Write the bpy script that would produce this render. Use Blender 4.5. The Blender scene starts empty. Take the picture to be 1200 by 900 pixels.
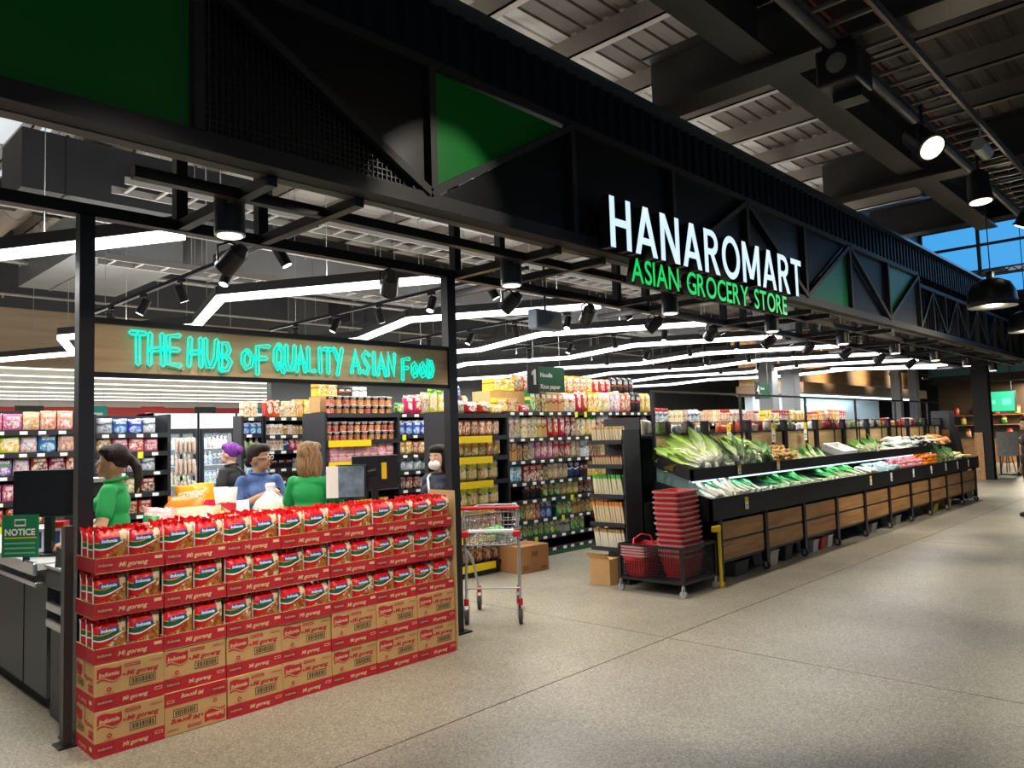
import bpy, bmesh, math, random
from mathutils import Vector, Matrix, Euler
R = math.radians
rnd = random.Random(7)
scn = bpy.context.scene
col = scn.collection

# ---------------------------------------------------------------- camera, world, exposure
def setup_camera():
    yaw, pit, rol = R(43.7), R(4.0), R(-1.8)
    F = Vector((math.cos(yaw)*math.cos(pit), math.sin(yaw)*math.cos(pit), math.sin(pit)))
    Rt = Vector((math.sin(yaw), -math.cos(yaw), 0)); U = Rt.cross(F)
    Rr = math.cos(rol)*Rt + math.sin(rol)*U; Ur = -math.sin(rol)*Rt + math.cos(rol)*U
    cd = bpy.data.cameras.new('camera'); cd.sensor_width = 36; cd.lens = 888.4/1200*36
    cd.clip_start = .05; cd.clip_end = 200
    co = bpy.data.objects.new('camera', cd); col.objects.link(co)
    m = Matrix((Rr, Ur, -F)).transposed().to_4x4(); m.translation = (0, 0, 1.58)
    co.matrix_world = m; scn.camera = co
setup_camera()
w = bpy.data.worlds.new('world'); scn.world = w; w.use_nodes = True
bgn = w.node_tree.nodes['Background']; bgn.inputs[0].default_value = (.62, .78, 1, 1); bgn.inputs[1].default_value = .26
vs = scn.view_settings
vs.view_transform = 'Standard'; vs.look = 'None'; vs.gamma = 1; vs.use_curve_mapping = False; vs.exposure = 0.15

LED_W = 20.0
SPOT_W = 360.0      # mall spotlight
DOWN_W = 110.0       # cylinder downlight

# ---------------------------------------------------------------- helpers
def srgb(h):
    h = h.lstrip('#'); v = [int(h[i:i+2], 16)/255 for i in (0, 2, 4)]
    return tuple((x/12.92 if x <= .04045 else ((x+.055)/1.055)**2.4) for x in v) + (1,)
MATS = {}
def mat(name, hexc, rough=.5, metal=0.0, noise=0.0, scale=12, bump=0.0, bscale=60, emit=0.0, spec=.5, alpha=1.0, trans=0.0, coat=0.0):
    if name in MATS: return MATS[name]
    m = bpy.data.materials.new(name); m.use_nodes = True; MATS[name] = m
    nt = m.node_tree; b = nt.nodes['Principled BSDF']
    c = srgb(hexc) if isinstance(hexc, str) else hexc
    b.inputs['Base Color'].default_value = c; b.inputs['Roughness'].default_value = rough; b.inputs['Metallic'].default_value = metal
    b.inputs['Specular IOR Level'].default_value = spec
    if coat: b.inputs['Coat Weight'].default_value = coat
    if alpha < 1: b.inputs['Alpha'].default_value = alpha
    if trans: b.inputs['Transmission Weight'].default_value = trans
    if emit:
        b.inputs['Emission Color'].default_value = c; b.inputs['Emission Strength'].default_value = emit; b.inputs['Base Color'].default_value = tuple(v*.25 for v in c[:3])+(1,)
    if noise or bump:
        tc = nt.nodes.new('ShaderNodeTexCoord')
    if noise:
        n = nt.nodes.new('ShaderNodeTexNoise'); n.inputs['Scale'].default_value = scale; n.inputs['Detail'].default_value = 4
        nt.links.new(tc.outputs['Object'], n.inputs['Vector'])
        r = nt.nodes.new('ShaderNodeMapRange'); r.inputs[1].default_value = .3; r.inputs[2].default_value = .7
        r.inputs[3].default_value = 1-noise; r.inputs[4].default_value = 1+noise
        nt.links.new(n.outputs['Fac'], r.inputs[0])
        mx = nt.nodes.new('ShaderNodeVectorMath'); mx.operation = 'SCALE'; mx.inputs[0].default_value = c[:3]
        nt.links.new(r.outputs[0], mx.inputs['Scale']); nt.links.new(mx.outputs[0], b.inputs['Base Color'])
    if bump:
        n2 = nt.nodes.new('ShaderNodeTexNoise'); n2.inputs['Scale'].default_value = bscale; n2.inputs['Detail'].default_value = 3
        nt.links.new(tc.outputs['Object'], n2.inputs['Vector'])
        bp = nt.nodes.new('ShaderNodeBump'); bp.inputs['Strength'].default_value = bump; bp.inputs['Distance'].default_value = .01
        nt.links.new(n2.outputs['Fac'], bp.inputs['Height']); nt.links.new(bp.outputs[0], b.inputs['Normal'])
    return m

class MB:
    """collects shapes into one mesh"""
    def __init__(s): s.v = []; s.f = []; s.m = []; s.sm = []
    def add(s, vs, fs, mi=0, smooth=False):
        o = len(s.v); s.v += [tuple(p) for p in vs]
        for f in fs: s.f.append([i+o for i in f]); s.m.append(mi); s.sm.append(smooth)
        return s
    def box(s, x0, x1, y0, y1, z0, z1, mi=0):
        return s.add([(x0,y0,z0),(x1,y0,z0),(x1,y1,z0),(x0,y1,z0),(x0,y0,z1),(x1,y0,z1),(x1,y1,z1),(x0,y1,z1)],
                     [(0,3,2,1),(4,5,6,7),(0,1,5,4),(1,2,6,5),(2,3,7,6),(3,0,4,7)], mi)
    def bbox(s, x0, x1, y0, y1, z0, z1, b=.01, mi=0, smooth=True):
        """bevelled box"""
        b = min(b, (x1-x0)*.49, (y1-y0)*.49, (z1-z0)*.49)
        bm = bmesh.new(); bmesh.ops.create_cube(bm, size=1)
        for v in bm.verts: v.co = Vector(((x0+x1)/2+v.co.x*(x1-x0), (y0+y1)/2+v.co.y*(y1-y0), (z0+z1)/2+v.co.z*(z1-z0)))
        bmesh.ops.bevel(bm, geom=bm.edges[:], offset=b, segments=2, profile=.5, affect='EDGES')
        bm.verts.index_update()
        s.add([v.co for v in bm.verts], [[v.index for v in f.verts] for f in bm.faces], mi, False); bm.free(); return s
    def cyl(s, p0, p1, r0, r1=None, n=12, mi=0, cap=True, smooth=True):
        r1 = r0 if r1 is None else r1
        p0 = Vector(p0); p1 = Vector(p1); d = (p1-p0).normalized()
        a = d.orthogonal().normalized(); b = d.cross(a)
        vs = []
        for p, r in ((p0, r0), (p1, r1)):
            for i in range(n):
                t = 2*math.pi*i/n; vs.append(p+r*(math.cos(t)*a+math.sin(t)*b))
        s.add(vs, [(i, (i+1) % n, n+(i+1) % n, n+i) for i in range(n)], mi, smooth)
        if cap: s.add(vs, [list(range(n))[::-1], list(range(n, 2*n))], mi)
        return s
    def bar(s, p0, p1, wd, ht, mi=0):
        """rectangular bar, height along z where it can be"""
        p0 = Vector(p0); p1 = Vector(p1); d = (p1-p0).normalized()
        up = Vector((0,0,1)) if abs(d.z) < .95 else Vector((0,1,0))
        a = d.cross(up).normalized(); b = a.cross(d).normalized()
        vs = []
        for p in (p0, p1):
            for i, j in ((-1,-1),(1,-1),(1,1),(-1,1)): vs.append(p+a*i*wd/2+b*j*ht/2)
        return s.add(vs, [(3,2,1,0),(4,5,6,7),(0,1,5,4),(1,2,6,5),(2,3,7,6),(3,0,4,7)], mi)
    def tube(s, pts, r, n=8, mi=0, closed=False):
        pts = [Vector(p) for p in pts]; N = len(pts); rs = r if isinstance(r, (list, tuple)) else [r]*N
        vs = []; prev = None
        for i, p in enumerate(pts):
            if closed: d = pts[(i+1) % N]-pts[i-1]
            else: d = pts[min(i+1, N-1)]-pts[max(i-1, 0)]
            d.normalize()
            a = (d.orthogonal() if prev is None else prev-d*prev.dot(d)).normalized(); prev = a; b = d.cross(a)
            for k in range(n):
                t = 2*math.pi*k/n; vs.append(p+rs[i]*(math.cos(t)*a+math.sin(t)*b))
        fs = []
        for i in range(N if closed else N-1):
            j = (i+1) % N
            for k in range(n): fs.append((i*n+k, i*n+(k+1) % n, j*n+(k+1) % n, j*n+k))
        s.add(vs, fs, mi, True)
        if not closed: s.add(vs, [list(range(n))[::-1], list(range((N-1)*n, N*n))], mi)
        return s
    def lathe(s, prof, n=12, c=(0,0,0), mi=0, mfun=None):
        vs = []; N = len(prof)
        for r, z in prof:
            for k in range(n):
                t = 2*math.pi*k/n; vs.append((c[0]+r*math.cos(t), c[1]+r*math.sin(t), c[2]+z))
        for i in range(N-1):
            s.add(vs, [], 0) if False else None
        fs = [(i*n+k, i*n+(k+1) % n, (i+1)*n+(k+1) % n, (i+1)*n+k) for i in range(N-1) for k in range(n)]
        o = len(s.v); s.v += vs
        for q, f in enumerate(fs): s.f.append([i+o for i in f]); s.m.append(mfun(q//n) if mfun else mi); s.sm.append(True)
        for ring, rev in ((0, True), (N-1, False)):
            if prof[ring][0] > 1e-4:
                f = [o+ring*n+k for k in range(n)]; s.f.append(f[::-1] if rev else f); s.m.append(mfun(ring if ring == 0 else N-2) if mfun else mi); s.sm.append(False)
        return s
    def ell(s, c, r, n=12, m=8, mi=0, rot=None):
        vs = []; c = Vector(c)
        for i in range(m+1):
            p = math.pi*i/m
            for k in range(n):
                t = 2*math.pi*k/n
                q = Vector((r[0]*math.sin(p)*math.cos(t), r[1]*math.sin(p)*math.sin(t), -r[2]*math.cos(p)))
                if rot is not None: q = rot @ q
                vs.append(c+q)
        return s.add(vs, [(i*n+k, i*n+(k+1) % n, (i+1)*n+(k+1) % n, (i+1)*n+k) for i in range(m) for k in range(n)], mi, True)
    def prism(s, poly, y0, y1, mi=0):
        """polygon in xz extruded along y (poly counter-clockwise seen from -y)"""
        n = len(poly); vs = [(x, y0, z) for x, z in poly]+[(x, y1, z) for x, z in poly]
        return s.add(vs, [list(range(n)), list(range(2*n-1, n-1, -1))]+[(i, n+i, n+(i+1) % n, (i+1) % n) for i in range(n)], mi)
    def mesh(s, name, mats):
        me = bpy.data.meshes.new(name); me.from_pydata(s.v, [], s.f)
        for m in (mats if isinstance(mats, (list, tuple)) else [mats]): me.materials.append(m)
        me.polygons.foreach_set('material_index', s.m); me.polygons.foreach_set('use_smooth', s.sm); me.update()
        return me
    def build(s, name, mats, parent=None, loc=(0,0,0), rotz=0):
        return put(name, s.mesh(name, mats), parent, loc, (0,0,rotz))

def put(name, me, parent=None, loc=(0,0,0), rot=(0,0,0), scale=(1,1,1)):
    o = bpy.data.objects.new(name, me); col.objects.link(o)
    o.location = loc; o.rotation_euler = rot; o.scale = scale
    if parent: o.parent = parent
    return o
def short(s):
    """at most 16 words"""
    for w in ('the ', 'of ', 'crowded ', 'raised ', 'behind ', 'packet '):
        if len(s.split()) <= 16: break
        s = s.replace(' '+w, ' ')
    return s
def tag(o, label, cat, group=None, kind=None):
    if label: o['label'] = short(label)
    if cat: o['category'] = cat
    if group: o['group'] = group
    if kind: o['kind'] = kind
    return o
def thing(name, label, cat, loc=(0,0,0), rotz=0, group=None):
    o = bpy.data.objects.new(name, None); col.objects.link(o); o.empty_display_size = .1
    o.location = loc; o.rotation_euler = (0,0,rotz)
    return tag(o, label, cat, group)
def struct(o, label=None):
    o['kind'] = 'structure'
    if label: o['label'] = label
    return o
def light(name, kind, parent, loc, power, color=(1,1,1), size=None, size_y=None, direction=(0,0,-1), spot=None, blend=.4, radius=None):
    ld = bpy.data.lights.new(name, kind); ld.energy = power; ld.color = color
    if kind == 'AREA':
        ld.shape = 'RECTANGLE'; ld.size = size; ld.size_y = size_y
    if kind == 'SPOT':
        ld.spot_size = spot; ld.spot_blend = blend; ld.shadow_soft_size = radius or .05
    if kind == 'POINT': ld.shadow_soft_size = radius or .05
    o = bpy.data.objects.new(name, ld); col.objects.link(o); o.location = loc
    o.rotation_euler = Vector(direction).to_track_quat('-Z', 'Y').to_euler()
    if parent: o.parent = parent
    return o
ONE = ['zeroth','first','second','third','fourth','fifth','sixth','seventh','eighth','ninth','tenth','eleventh','twelfth','thirteenth','fourteenth','fifteenth','sixteenth','seventeenth','eighteenth','nineteenth','twentieth']
TEN = {2:'twenty',3:'thirty',4:'forty',5:'fifty',6:'sixty'}
def nth(n):
    if n <= 20: return ONE[n]
    if n % 10 == 0: return TEN[n//10][:-1]+'ieth'
    return TEN[n//10]+'-'+ONE[n % 10]
TMP = bpy.data.scenes.new('workbench')   # side scene for making text and remeshed shapes, removed at the end
def evaluated_mesh(o):
    with bpy.context.temp_override(scene=TMP, view_layer=TMP.view_layers[0]):
        dg = bpy.context.evaluated_depsgraph_get(); dg.update()
        return bpy.data.meshes.new_from_object(o.evaluated_get(dg))
def text_mesh(body, size=1.0, bold=0.0, shear=0.0, extrude=0.0, spacing=1.0, align='LEFT', res=3):
    """text in the xz plane facing -y"""
    cu = bpy.data.curves.new('text', 'FONT'); cu.body = body; cu.size = size; cu.offset = bold; cu.shear = shear
    cu.extrude = extrude; cu.space_character = spacing; cu.align_x = align; cu.resolution_u = res
    o = bpy.data.objects.new('text', cu); TMP.collection.objects.link(o)
    me = evaluated_mesh(o)
    bpy.data.objects.remove(o); bpy.data.curves.remove(cu)
    me.transform(Matrix.Rotation(R(90), 4, 'X'))
    return me
def mesh_into(mb, me, off=(0,0,0), mi=0, sx=1, sz=1):
    mb.add([(v.co.x*sx+off[0], v.co.y+off[1], v.co.z*sz+off[2]) for v in me.vertices], [list(p.vertices) for p in me.polygons], mi)
def text_into(mb, body, x, y, z, size, mi=0, wd=None, **k):
    """adds text with left bottom at x,z; wd squeezes it to a width"""
    me = text_mesh(body, size, **k); sx = 1
    if me.vertices:
        x0 = min(v.co.x for v in me.vertices); x1 = max(v.co.x for v in me.vertices)
        if wd: sx = wd/(x1-x0)
        mesh_into(mb, me, (x-x0*sx, y, z), mi, sx)
    bpy.data.meshes.remove(me)

# ---------------------------------------------------------------- common materials
BLK = mat('black_steel', '#15161a', .38, .0, spec=.5)
BLK2 = mat('black_matt', '#0b0b0e', .75)
CHAR = mat('charcoal_paint', '#26282b', .5)
GREYD = mat('dark_grey_steel', '#3a3d40', .45, .2)
GREY = mat('grey_paint', '#8d8f90', .6, noise=.06, scale=3)
GREYL = mat('light_grey_steel', '#b4b6b6', .42, .35)
SILV = mat('brushed_aluminium', '#c4c6c8', .3, .9)
CHROME = mat('chrome_wire', '#d6d8da', .22, 1.0)
WHITE = mat('white_plastic', '#e9e9e6', .45)
PAPER = mat('white_paper', '#f1f0ea', .8)
YEL = mat('yellow_plastic', '#f2cf12', .5)
RED = mat('red_plastic', '#c8121c', .35, spec=.5)
RUBBER = mat('dark_rubber', '#3c3b3b', .8)
LEDM = mat('led_diffuser', '#ffffff', .5, emit=4.0)
SCREEN = mat('dark_screen', '#0c0f18', .12)
for m_ in (LEDM,): m_.cycles.emission_sampling = 'NONE'
# ---------------------------------------------------------------- special materials
def nodes(m): return m.node_tree.nodes, m.node_tree.links, m.node_tree.nodes['Principled BSDF']
def floor_mat():
    m = mat('polished_concrete', '#8f8b7e', .3); N, L, b = nodes(m)
    g = N.new('ShaderNodeNewGeometry'); P = g.outputs['Position']
    def noise(s, d=4, rough=.55):
        n = N.new('ShaderNodeTexNoise'); n.inputs['Scale'].default_value = s; n.inputs['Detail'].default_value = d; n.inputs['Roughness'].default_value = rough
        L.new(P, n.inputs['Vector']); return n.outputs['Fac']
    vo = N.new('ShaderNodeTexVoronoi'); vo.inputs['Scale'].default_value = 120; L.new(P, vo.inputs['Vector'])
    sp = N.new('ShaderNodeSeparateColor'); L.new(vo.outputs['Color'], sp.inputs[0])
    r1 = N.new('ShaderNodeValToRGB'); e = r1.color_ramp
    e.elements[0].position = .0; e.elements[0].color = srgb('#6f695d'); e.elements[1].position = 1; e.elements[1].color = srgb('#b5ad9b')
    q = e.elements.new(.3); q.color = srgb('#8d8676'); q = e.elements.new(.72); q.color = srgb('#9a927f')
    L.new(sp.outputs[0], r1.inputs[0])
    r2 = N.new('ShaderNodeMapRange'); L.new(noise(.7, 5), r2.inputs[0]); r2.inputs[1].default_value = .3; r2.inputs[2].default_value = .7; r2.inputs[3].default_value = .82; r2.inputs[4].default_value = 1.14
    mx = N.new('ShaderNodeVectorMath'); mx.operation = 'SCALE'; L.new(r1.outputs[0], mx.inputs[0]); L.new(r2.outputs[0], mx.inputs['Scale'])
    L.new(mx.outputs[0], b.inputs['Base Color'])
    r3 = N.new('ShaderNodeMapRange'); L.new(noise(2.2), r3.inputs[0]); r3.inputs[3].default_value = .26; r3.inputs[4].default_value = .5
    L.new(r3.outputs[0], b.inputs['Roughness'])
    return m
def wood_mat(name, c1, c2, axis='X', scale=1.0, rough=.5):
    m = mat(name, c1, rough); N, L, b = nodes(m)
    tc = N.new('ShaderNodeTexCoord'); mp = N.new('ShaderNodeMapping'); s = {'X': (.7, 9, 9), 'Y': (9, .7, 9), 'Z': (9, 9, .7)}[axis]
    mp.inputs['Scale'].default_value = tuple(v*scale for v in s)
    L.new(tc.outputs['Object'], mp.inputs[0])
    n = N.new('ShaderNodeTexNoise'); n.inputs['Scale'].default_value = 1.6; n.inputs['Detail'].default_value = 6; n.inputs['Distortion'].default_value = .6
    L.new(mp.outputs[0], n.inputs['Vector'])
    r = N.new('ShaderNodeValToRGB'); r.color_ramp.elements[0].position = .3; r.color_ramp.elements[0].color = srgb(c2); r.color_ramp.elements[1].position = .72; r.color_ramp.elements[1].color = srgb(c1)
    L.new(n.outputs['Fac'], r.inputs[0]); L.new(r.outputs[0], b.inputs['Base Color'])
    return m
FLOOR = floor_mat()
PLY = wood_mat('plywood', '#c9ac86', '#a98a64', 'X')
OAK = wood_mat('oak_panel', '#b98a55', '#8e6236', 'X', 1.4)
BULKW = wood_mat('wood_bulkhead', '#c89a64', '#a87a48', 'X', .5)
DECK = mat('roof_deck', '#5f574e', .55, .15, noise=.12, scale=1.2)
SDECK = mat('shop_roof_deck', '#b4b0a9', .6, .0, noise=.06, scale=1.2)
NAVY = mat('navy_cladding', '#0b1522', .55, spec=.15)
PANEL = mat('black_gloss_panel', '#08090b', .4, spec=.3)
GREEN = mat('green_glass_panel', '#06661f', .45, spec=.2)
CEILGREY = mat('grey_ceiling_paint', '#77787a', .7, noise=.05, scale=1)
DUCT = mat('galvanised_duct', '#86888a', .4, .4, noise=.08, scale=2)
SKY = mat('skylight_panel', '#dfe6ea', .6, emit=.75)
WINB = mat('blue_window_pane', '#49a6ea', .3, emit=.9)
JOINT = mat('saw_cut_joint', '#3b3731', .9)
DARKW = mat('dark_back_wall', '#5d6164', .7, noise=.08, scale=2)

# ---------------------------------------------------------------- floor of concrete slabs
fl = struct(MB().box(-9, 44, -9, 47, -.09, -.03).build('floor', JOINT))
xs = [-9, -1.1, 5.1, 11.3, 17.5, 23.7, 29.9, 36.1, 44]; ys = [-9, -3, 3.3, 9.6, 15.9, 22.2, 47]
for i in range(len(xs)-1):
    for j in range(len(ys)-1):
        g = .005
        MB().box(xs[i]+g, xs[i+1]-g, ys[j]+g, ys[j+1]-g, -.03, 0).build('slab', FLOOR, fl)

# ---------------------------------------------------------------- roof deck, purlins, beams
def corrugated(x0, x1, y0, y1, z, pitch, h, axis='X'):
    mb = MB(); t = y0; prof = []
    while t < y1:
        prof += [(t, z), (t+pitch*.5, z), (t+pitch*.6, z+h), (t+pitch*.9, z+h)]; t += pitch
    prof.append((t, z)); n = len(prof)
    if axis == 'X': vs = [(x0, a, b) for a, b in prof]+[(x1, a, b) for a, b in prof]
    mb.add(vs, [(i, n+i, n+i+1, i+1) for i in range(n-1)])
    return mb
ce = struct(corrugated(-6, 13.2, -7, 4.4, 5.4, .19, .016).build('ceiling', DECK), 'corrugated metal roof deck')
corrugated(-6, 13.2, 4.4, 24, 5.4, .19, .014).build('shop_roof_deck', SDECK, ce)
MB().box(-6, 13.2, -7, 24, 5.47, 5.6).build('roof_cover', BLK2, ce)
struct(corrugated(13.2, 42, 5.35, 40, 5.4, .2, .014).build('ceiling_store', SDECK), 'corrugated roof deck over the far shop floor')
MB().box(13.2, 42, 5.35, 40, 5.47, 5.6).build('roof_cover', BLK2, bpy.data.objects['ceiling_store'])
PUR = mat('purlin_steel', '#9a9288', .45, .3)
for k in range(-3, 9):
    x = 4.51+1.08*k
    mb = MB().box(x-.035, x-.02, -7, 24, 5.2, 5.4).box(x-.035, x+.05, -7, 24, 5.2, 5.215)
    mb.build('purlin', PUR, ce)
for k in range(12):
    x = 14.2+2.2*k
    MB().box(x-.04, x+.04, 5.35, 24, 5.2, 5.4).build('purlin', PUR, bpy.data.objects['ceiling_store'])
DARKB = mat('dark_beam_paint', '#1b1a19', .55)
def ibeam(p0, p1, wd, ht, name='beam', parent=None, m=DARKB):
    p0 = Vector(p0); p1 = Vector(p1); mb = MB(); h = Vector((0, 0, ht/2-.012))
    mb.bar(p0-h, p1-h, wd, .024); mb.bar(p0+h, p1+h, wd, .024); mb.bar(p0, p1, .03, ht-.04)
    return mb.build(name, m, parent)
MBEAM = mat('grey_beam_flange', '#423e3a', .5, .1)
for x in (5.75, 9.65):
    ibeam((x, 3.62, 4.66), (x, -7, 4.66), .3, .5, 'beam', ce, MBEAM)
ibeam((-2.0, 3.62, 4.66), (-2.0, -7, 4.66), .3, .5, 'beam', ce, MBEAM)
for x0, x1 in ((-6, 5.6), (5.9, 9.5), (9.8, 13.2)):
    ibeam((x0, 2.55, 4.72), (x1, 2.55, 4.72), .26, .45, 'beam', ce, MBEAM)
    ibeam((x0, -2.6, 4.72), (x1, -2.6, 4.72), .26, .45, 'beam', ce, MBEAM)
ibeam((13.1, 4.2, 4.85), (13.1, -7, 4.85), .25, .5, 'beam', ce, DARKB)
for y, z in ((7.2, 5.0), (11.6, 5.0), (16, 5.0)):
    ibeam((-6, y, z), (40, y, z), .2, .36, 'beam', ce, MBEAM)
# skylight panes in the shop roof (left)
for x, y in ((2.0, 9.6), (2.0, 10.9), (2.0, 12.2)):
    MB().box(x, x+.62, y, y+1.15, 5.375, 5.395).build('skylight_pane', SKY, ce)

# ---------------------------------------------------------------- shop envelope
wb = struct(MB().box(8.3, 42, 15.2, 15.4, 0, 5.4).build('wall_back', DARKW), 'dark grey back wall of the shop')
wl = struct(MB().box(-6, -5.8, 4.7, 46, 0, 5.4).build('wall_left', DARKW), 'dark wall at the left end')
tb = struct(MB().box(-6, 8.6, 15, 15.15, 3.05, 4.05).build('trim_1', wood_mat('bulkhead_ply', '#c4b198', '#ab9679', 'X', .4)), 'pale timber bulkhead over the far opening')
struct(MB().box(-6, 8.6, 15, 15.2, 4.05, 5.4).build('wall_upper', mat('charcoal_cladding', '#45484c', .6, noise=.1, scale=6)), 'charcoal wall above the timber bulkhead')
# next shop seen through the opening: white ceiling with rows of strip lamps, red bulkhead
ns = struct(MB().box(-6, 44, 15.45, 46, 4.3, 4.4).build('ceiling_neighbour', mat('white_ceiling', '#f2f2ef', .7)), 'white ceiling of the next shop')
STRIP = mat('strip_lamp_white', '#ffffff', .5, emit=2.6)
for k in range(11):
    y = 17+2.7*k
    ln = thing('strip_light', f'{nth(k+1)} row of white strip lights on the next shop ceiling counted from the front', 'strip light', (9, y, 4.3), 0, 'strip lights of the next shop')
    MB().box(-14.5, 24, -.13, .13, -.04, 0).build('housing', WHITE, ln)
    MB().box(-14.5, 24, -.11, .11, -.07, -.04).build('diffuser', STRIP, ln)
    if k in (0, 2, 5, 9): light('strip_lamp', 'AREA', ln, (0, 0, -.1), 900, (.97, .99, 1), 30, .22)
nw = struct(MB().box(-6, 44, 45.8, 46, 0, 4.3).build('wall_far', mat('pale_wall', '#d9d9d4', .7)), 'pale far wall of the next shop')
MB().box(-6, 44, 45.7, 45.8, 3.3, 3.95).build('red_bulkhead', mat('red_bulkhead', '#b3322a', .5), nw)
for k in range(9):
    x = 1.5+2.6*k; t = thing('department_sign', f'{("dark grey", "teal", "red")[k % 3]} department sign hanging in the next shop, {nth(k+1)} from the left', 'sign', (x, 38, 2.9))
    MB().box(-.55, .55, 0, .04, 0, .7).build('panel', (CHAR, mat('teal_sign', '#1f9a94', .5), RED)[k % 3], t); MB().box(-.35, .35, -.01, 0, .28, .4).build('lettering', WHITE, t)
    for xx in (-.4, .4): MB().cyl((xx, .02, .7), (xx, .02, 1.4), .01, n=5).build('drop_rod', GREYL, t)

# ---------------------------------------------------------------- fascia over the shop front
FBL = mat('fascia_black', '#0b0b0d', .62)
fa = struct(MB().box(-2.5, 24, 3.46, 3.58, 2.99, 3.08).build('wall_front', FBL), 'black steel truss fascia over the shop front')
def fpart(name, mb, m): return mb.build(name, m, fa)
fpart('top_chord', MB().box(-2.5, 12.9, 3.46, 3.58, 3.88, 3.94), FBL)
fpart('lower_top_chord', MB().box(12.9, 24, 3.46, 3.58, 3.72, 3.78), FBL)
def cladding(x0, x1, z0, z1, y, m, name):
    mb = MB(); x = x0; pr = []
    while x < x1: pr += [(x, y), (x+.07, y), (x+.085, y-.02), (x+.135, y-.02)]; x += .15
    pr.append((x1, y)); n = len(pr)
    mb.add([(a, b, z0) for a, b in pr]+[(a, b, z1) for a, b in pr], [(i, i+1, n+i+1, n+i) for i in range(n-1)])
    return mb.build(name, m, fa)
cladding(-2.5, 24, 3.94, 4.36, 3.54, NAVY, 'corrugated_cladding')
cladding(12.9, 24, 3.05, 3.94, 3.66, NAVY, 'corrugated_cladding')
fpart('cladding_backing', MB().box(-2.5, 24, 3.6, 3.64, 3.92, 4.36), BLK2)
fpart('roof_edge_flashing', MB().box(-2.5, 24, 3.44, 3.66, 4.36, 4.4), mat('flashing_steel', '#55606c', .35, .5))
fpart('soffit_plate', MB().box(-2.5, 24, 3.58, 3.66, 2.985, 2.995), mat('soffit_grey', '#4c4a47', .5))
# panels between the chords
fpart('green_panel', MB().box(-2.5, 1.5, 3.5, 3.52, 3.08, 3.88), GREEN)
fpart('black_panel', MB().prism([(1.56, 3.88), (2.9, 3.12), (2.95, 3.12), (2.95, 3.88)], 3.5, 3.52), PANEL)
fpart('green_panel', MB().prism([(3.02, 3.1), (4.3, 3.86), (3.02, 3.88)], 3.49, 3.51), GREEN)
fpart('black_panel', MB().prism([(3.05, 3.08), (5.74, 3.08), (5.74, 3.88), (4.36, 3.88)], 3.5, 3.52), PANEL)
fpart('black_panel', MB().box(5.77, 8.52, 3.5, 3.52, 3.08, 3.88), PANEL)
fpart('green_panel', MB().prism([(8.62, 3.08), (9.92, 3.08), (9.92, 3.82)], 3.5, 3.52), GREEN)
fpart('black_panel', MB().prism([(8.58, 3.12), (9.88, 3.88), (8.58, 3.88)], 3.5, 3.52), NAVY)
fpart('black_panel', MB().box(10.0, 11.4, 3.51, 3.53, 3.08, 3.88), NAVY)
fpart('green_panel', MB().prism([(11.46, 3.14), (12.8, 3.86), (11.46, 3.88)], 3.5, 3.52), GREEN)
fpart('black_panel', MB().prism([(11.52, 3.08), (12.84, 3.08), (12.84, 3.82)], 3.5, 3.52), NAVY)
# wire mesh triangle
fpart('mesh_backing', MB().box(1.55, 2.95, 3.62, 3.63, 3.08, 3.88), BLK2)
wm = MB()
x = 1.6
while x < 2.92:
    zt = min(3.86, 3.88-(x-1.56)*(.78/1.36)); 
    if zt > 3.1: wm.bar((x, 3.5, 3.08), (x, 3.5, zt), .006, .006)
    x += .032
z = 3.1
while z < 3.86:
    xe = 1.56+(3.88-z)*(1.36/.78); wm.bar((1.55, 3.505, z), (xe, 3.505, z), .006, .006); z += .032
fpart('wire_mesh', wm, mat('mesh_wire', '#16171a', .4, .3))
for a, b in ((1.5, 2.96), (2.96, 4.35), (5.75, 7.15), (7.15, 8.55), (8.55, 9.95), (9.98, 11.4), (11.4, 12.85)):
    dn = a in (1.5, 7.15, 9.98)
    fpart('diagonal', MB().bar((a, 3.47, 3.88 if dn else 3.08), (b, 3.47, 3.08 if dn else 3.88), .05, .05), FBL)
for x in (1.53, 2.985, 4.36, 5.755, 7.15, 8.55, 9.96, 11.43, 12.88):
    fpart('vertical', MB().box(x-.025, x+.025, 3.45, 3.53, 3.08, 3.88), FBL)
x = 12.9; k = 0
while x < 23.5:
    z0, z1 = (3.08, 3.72) if k % 2 == 0 else (3.72, 3.08)
    fpart('diagonal', MB().bar((x, 3.48, z0), (x+.72, 3.48, z1), .04, .04), FBL)
    fpart('vertical', MB().box(x+.7, x+.74, 3.46, 3.52, 3.08, 3.72), FBL); x += .72; k += 1

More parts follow.
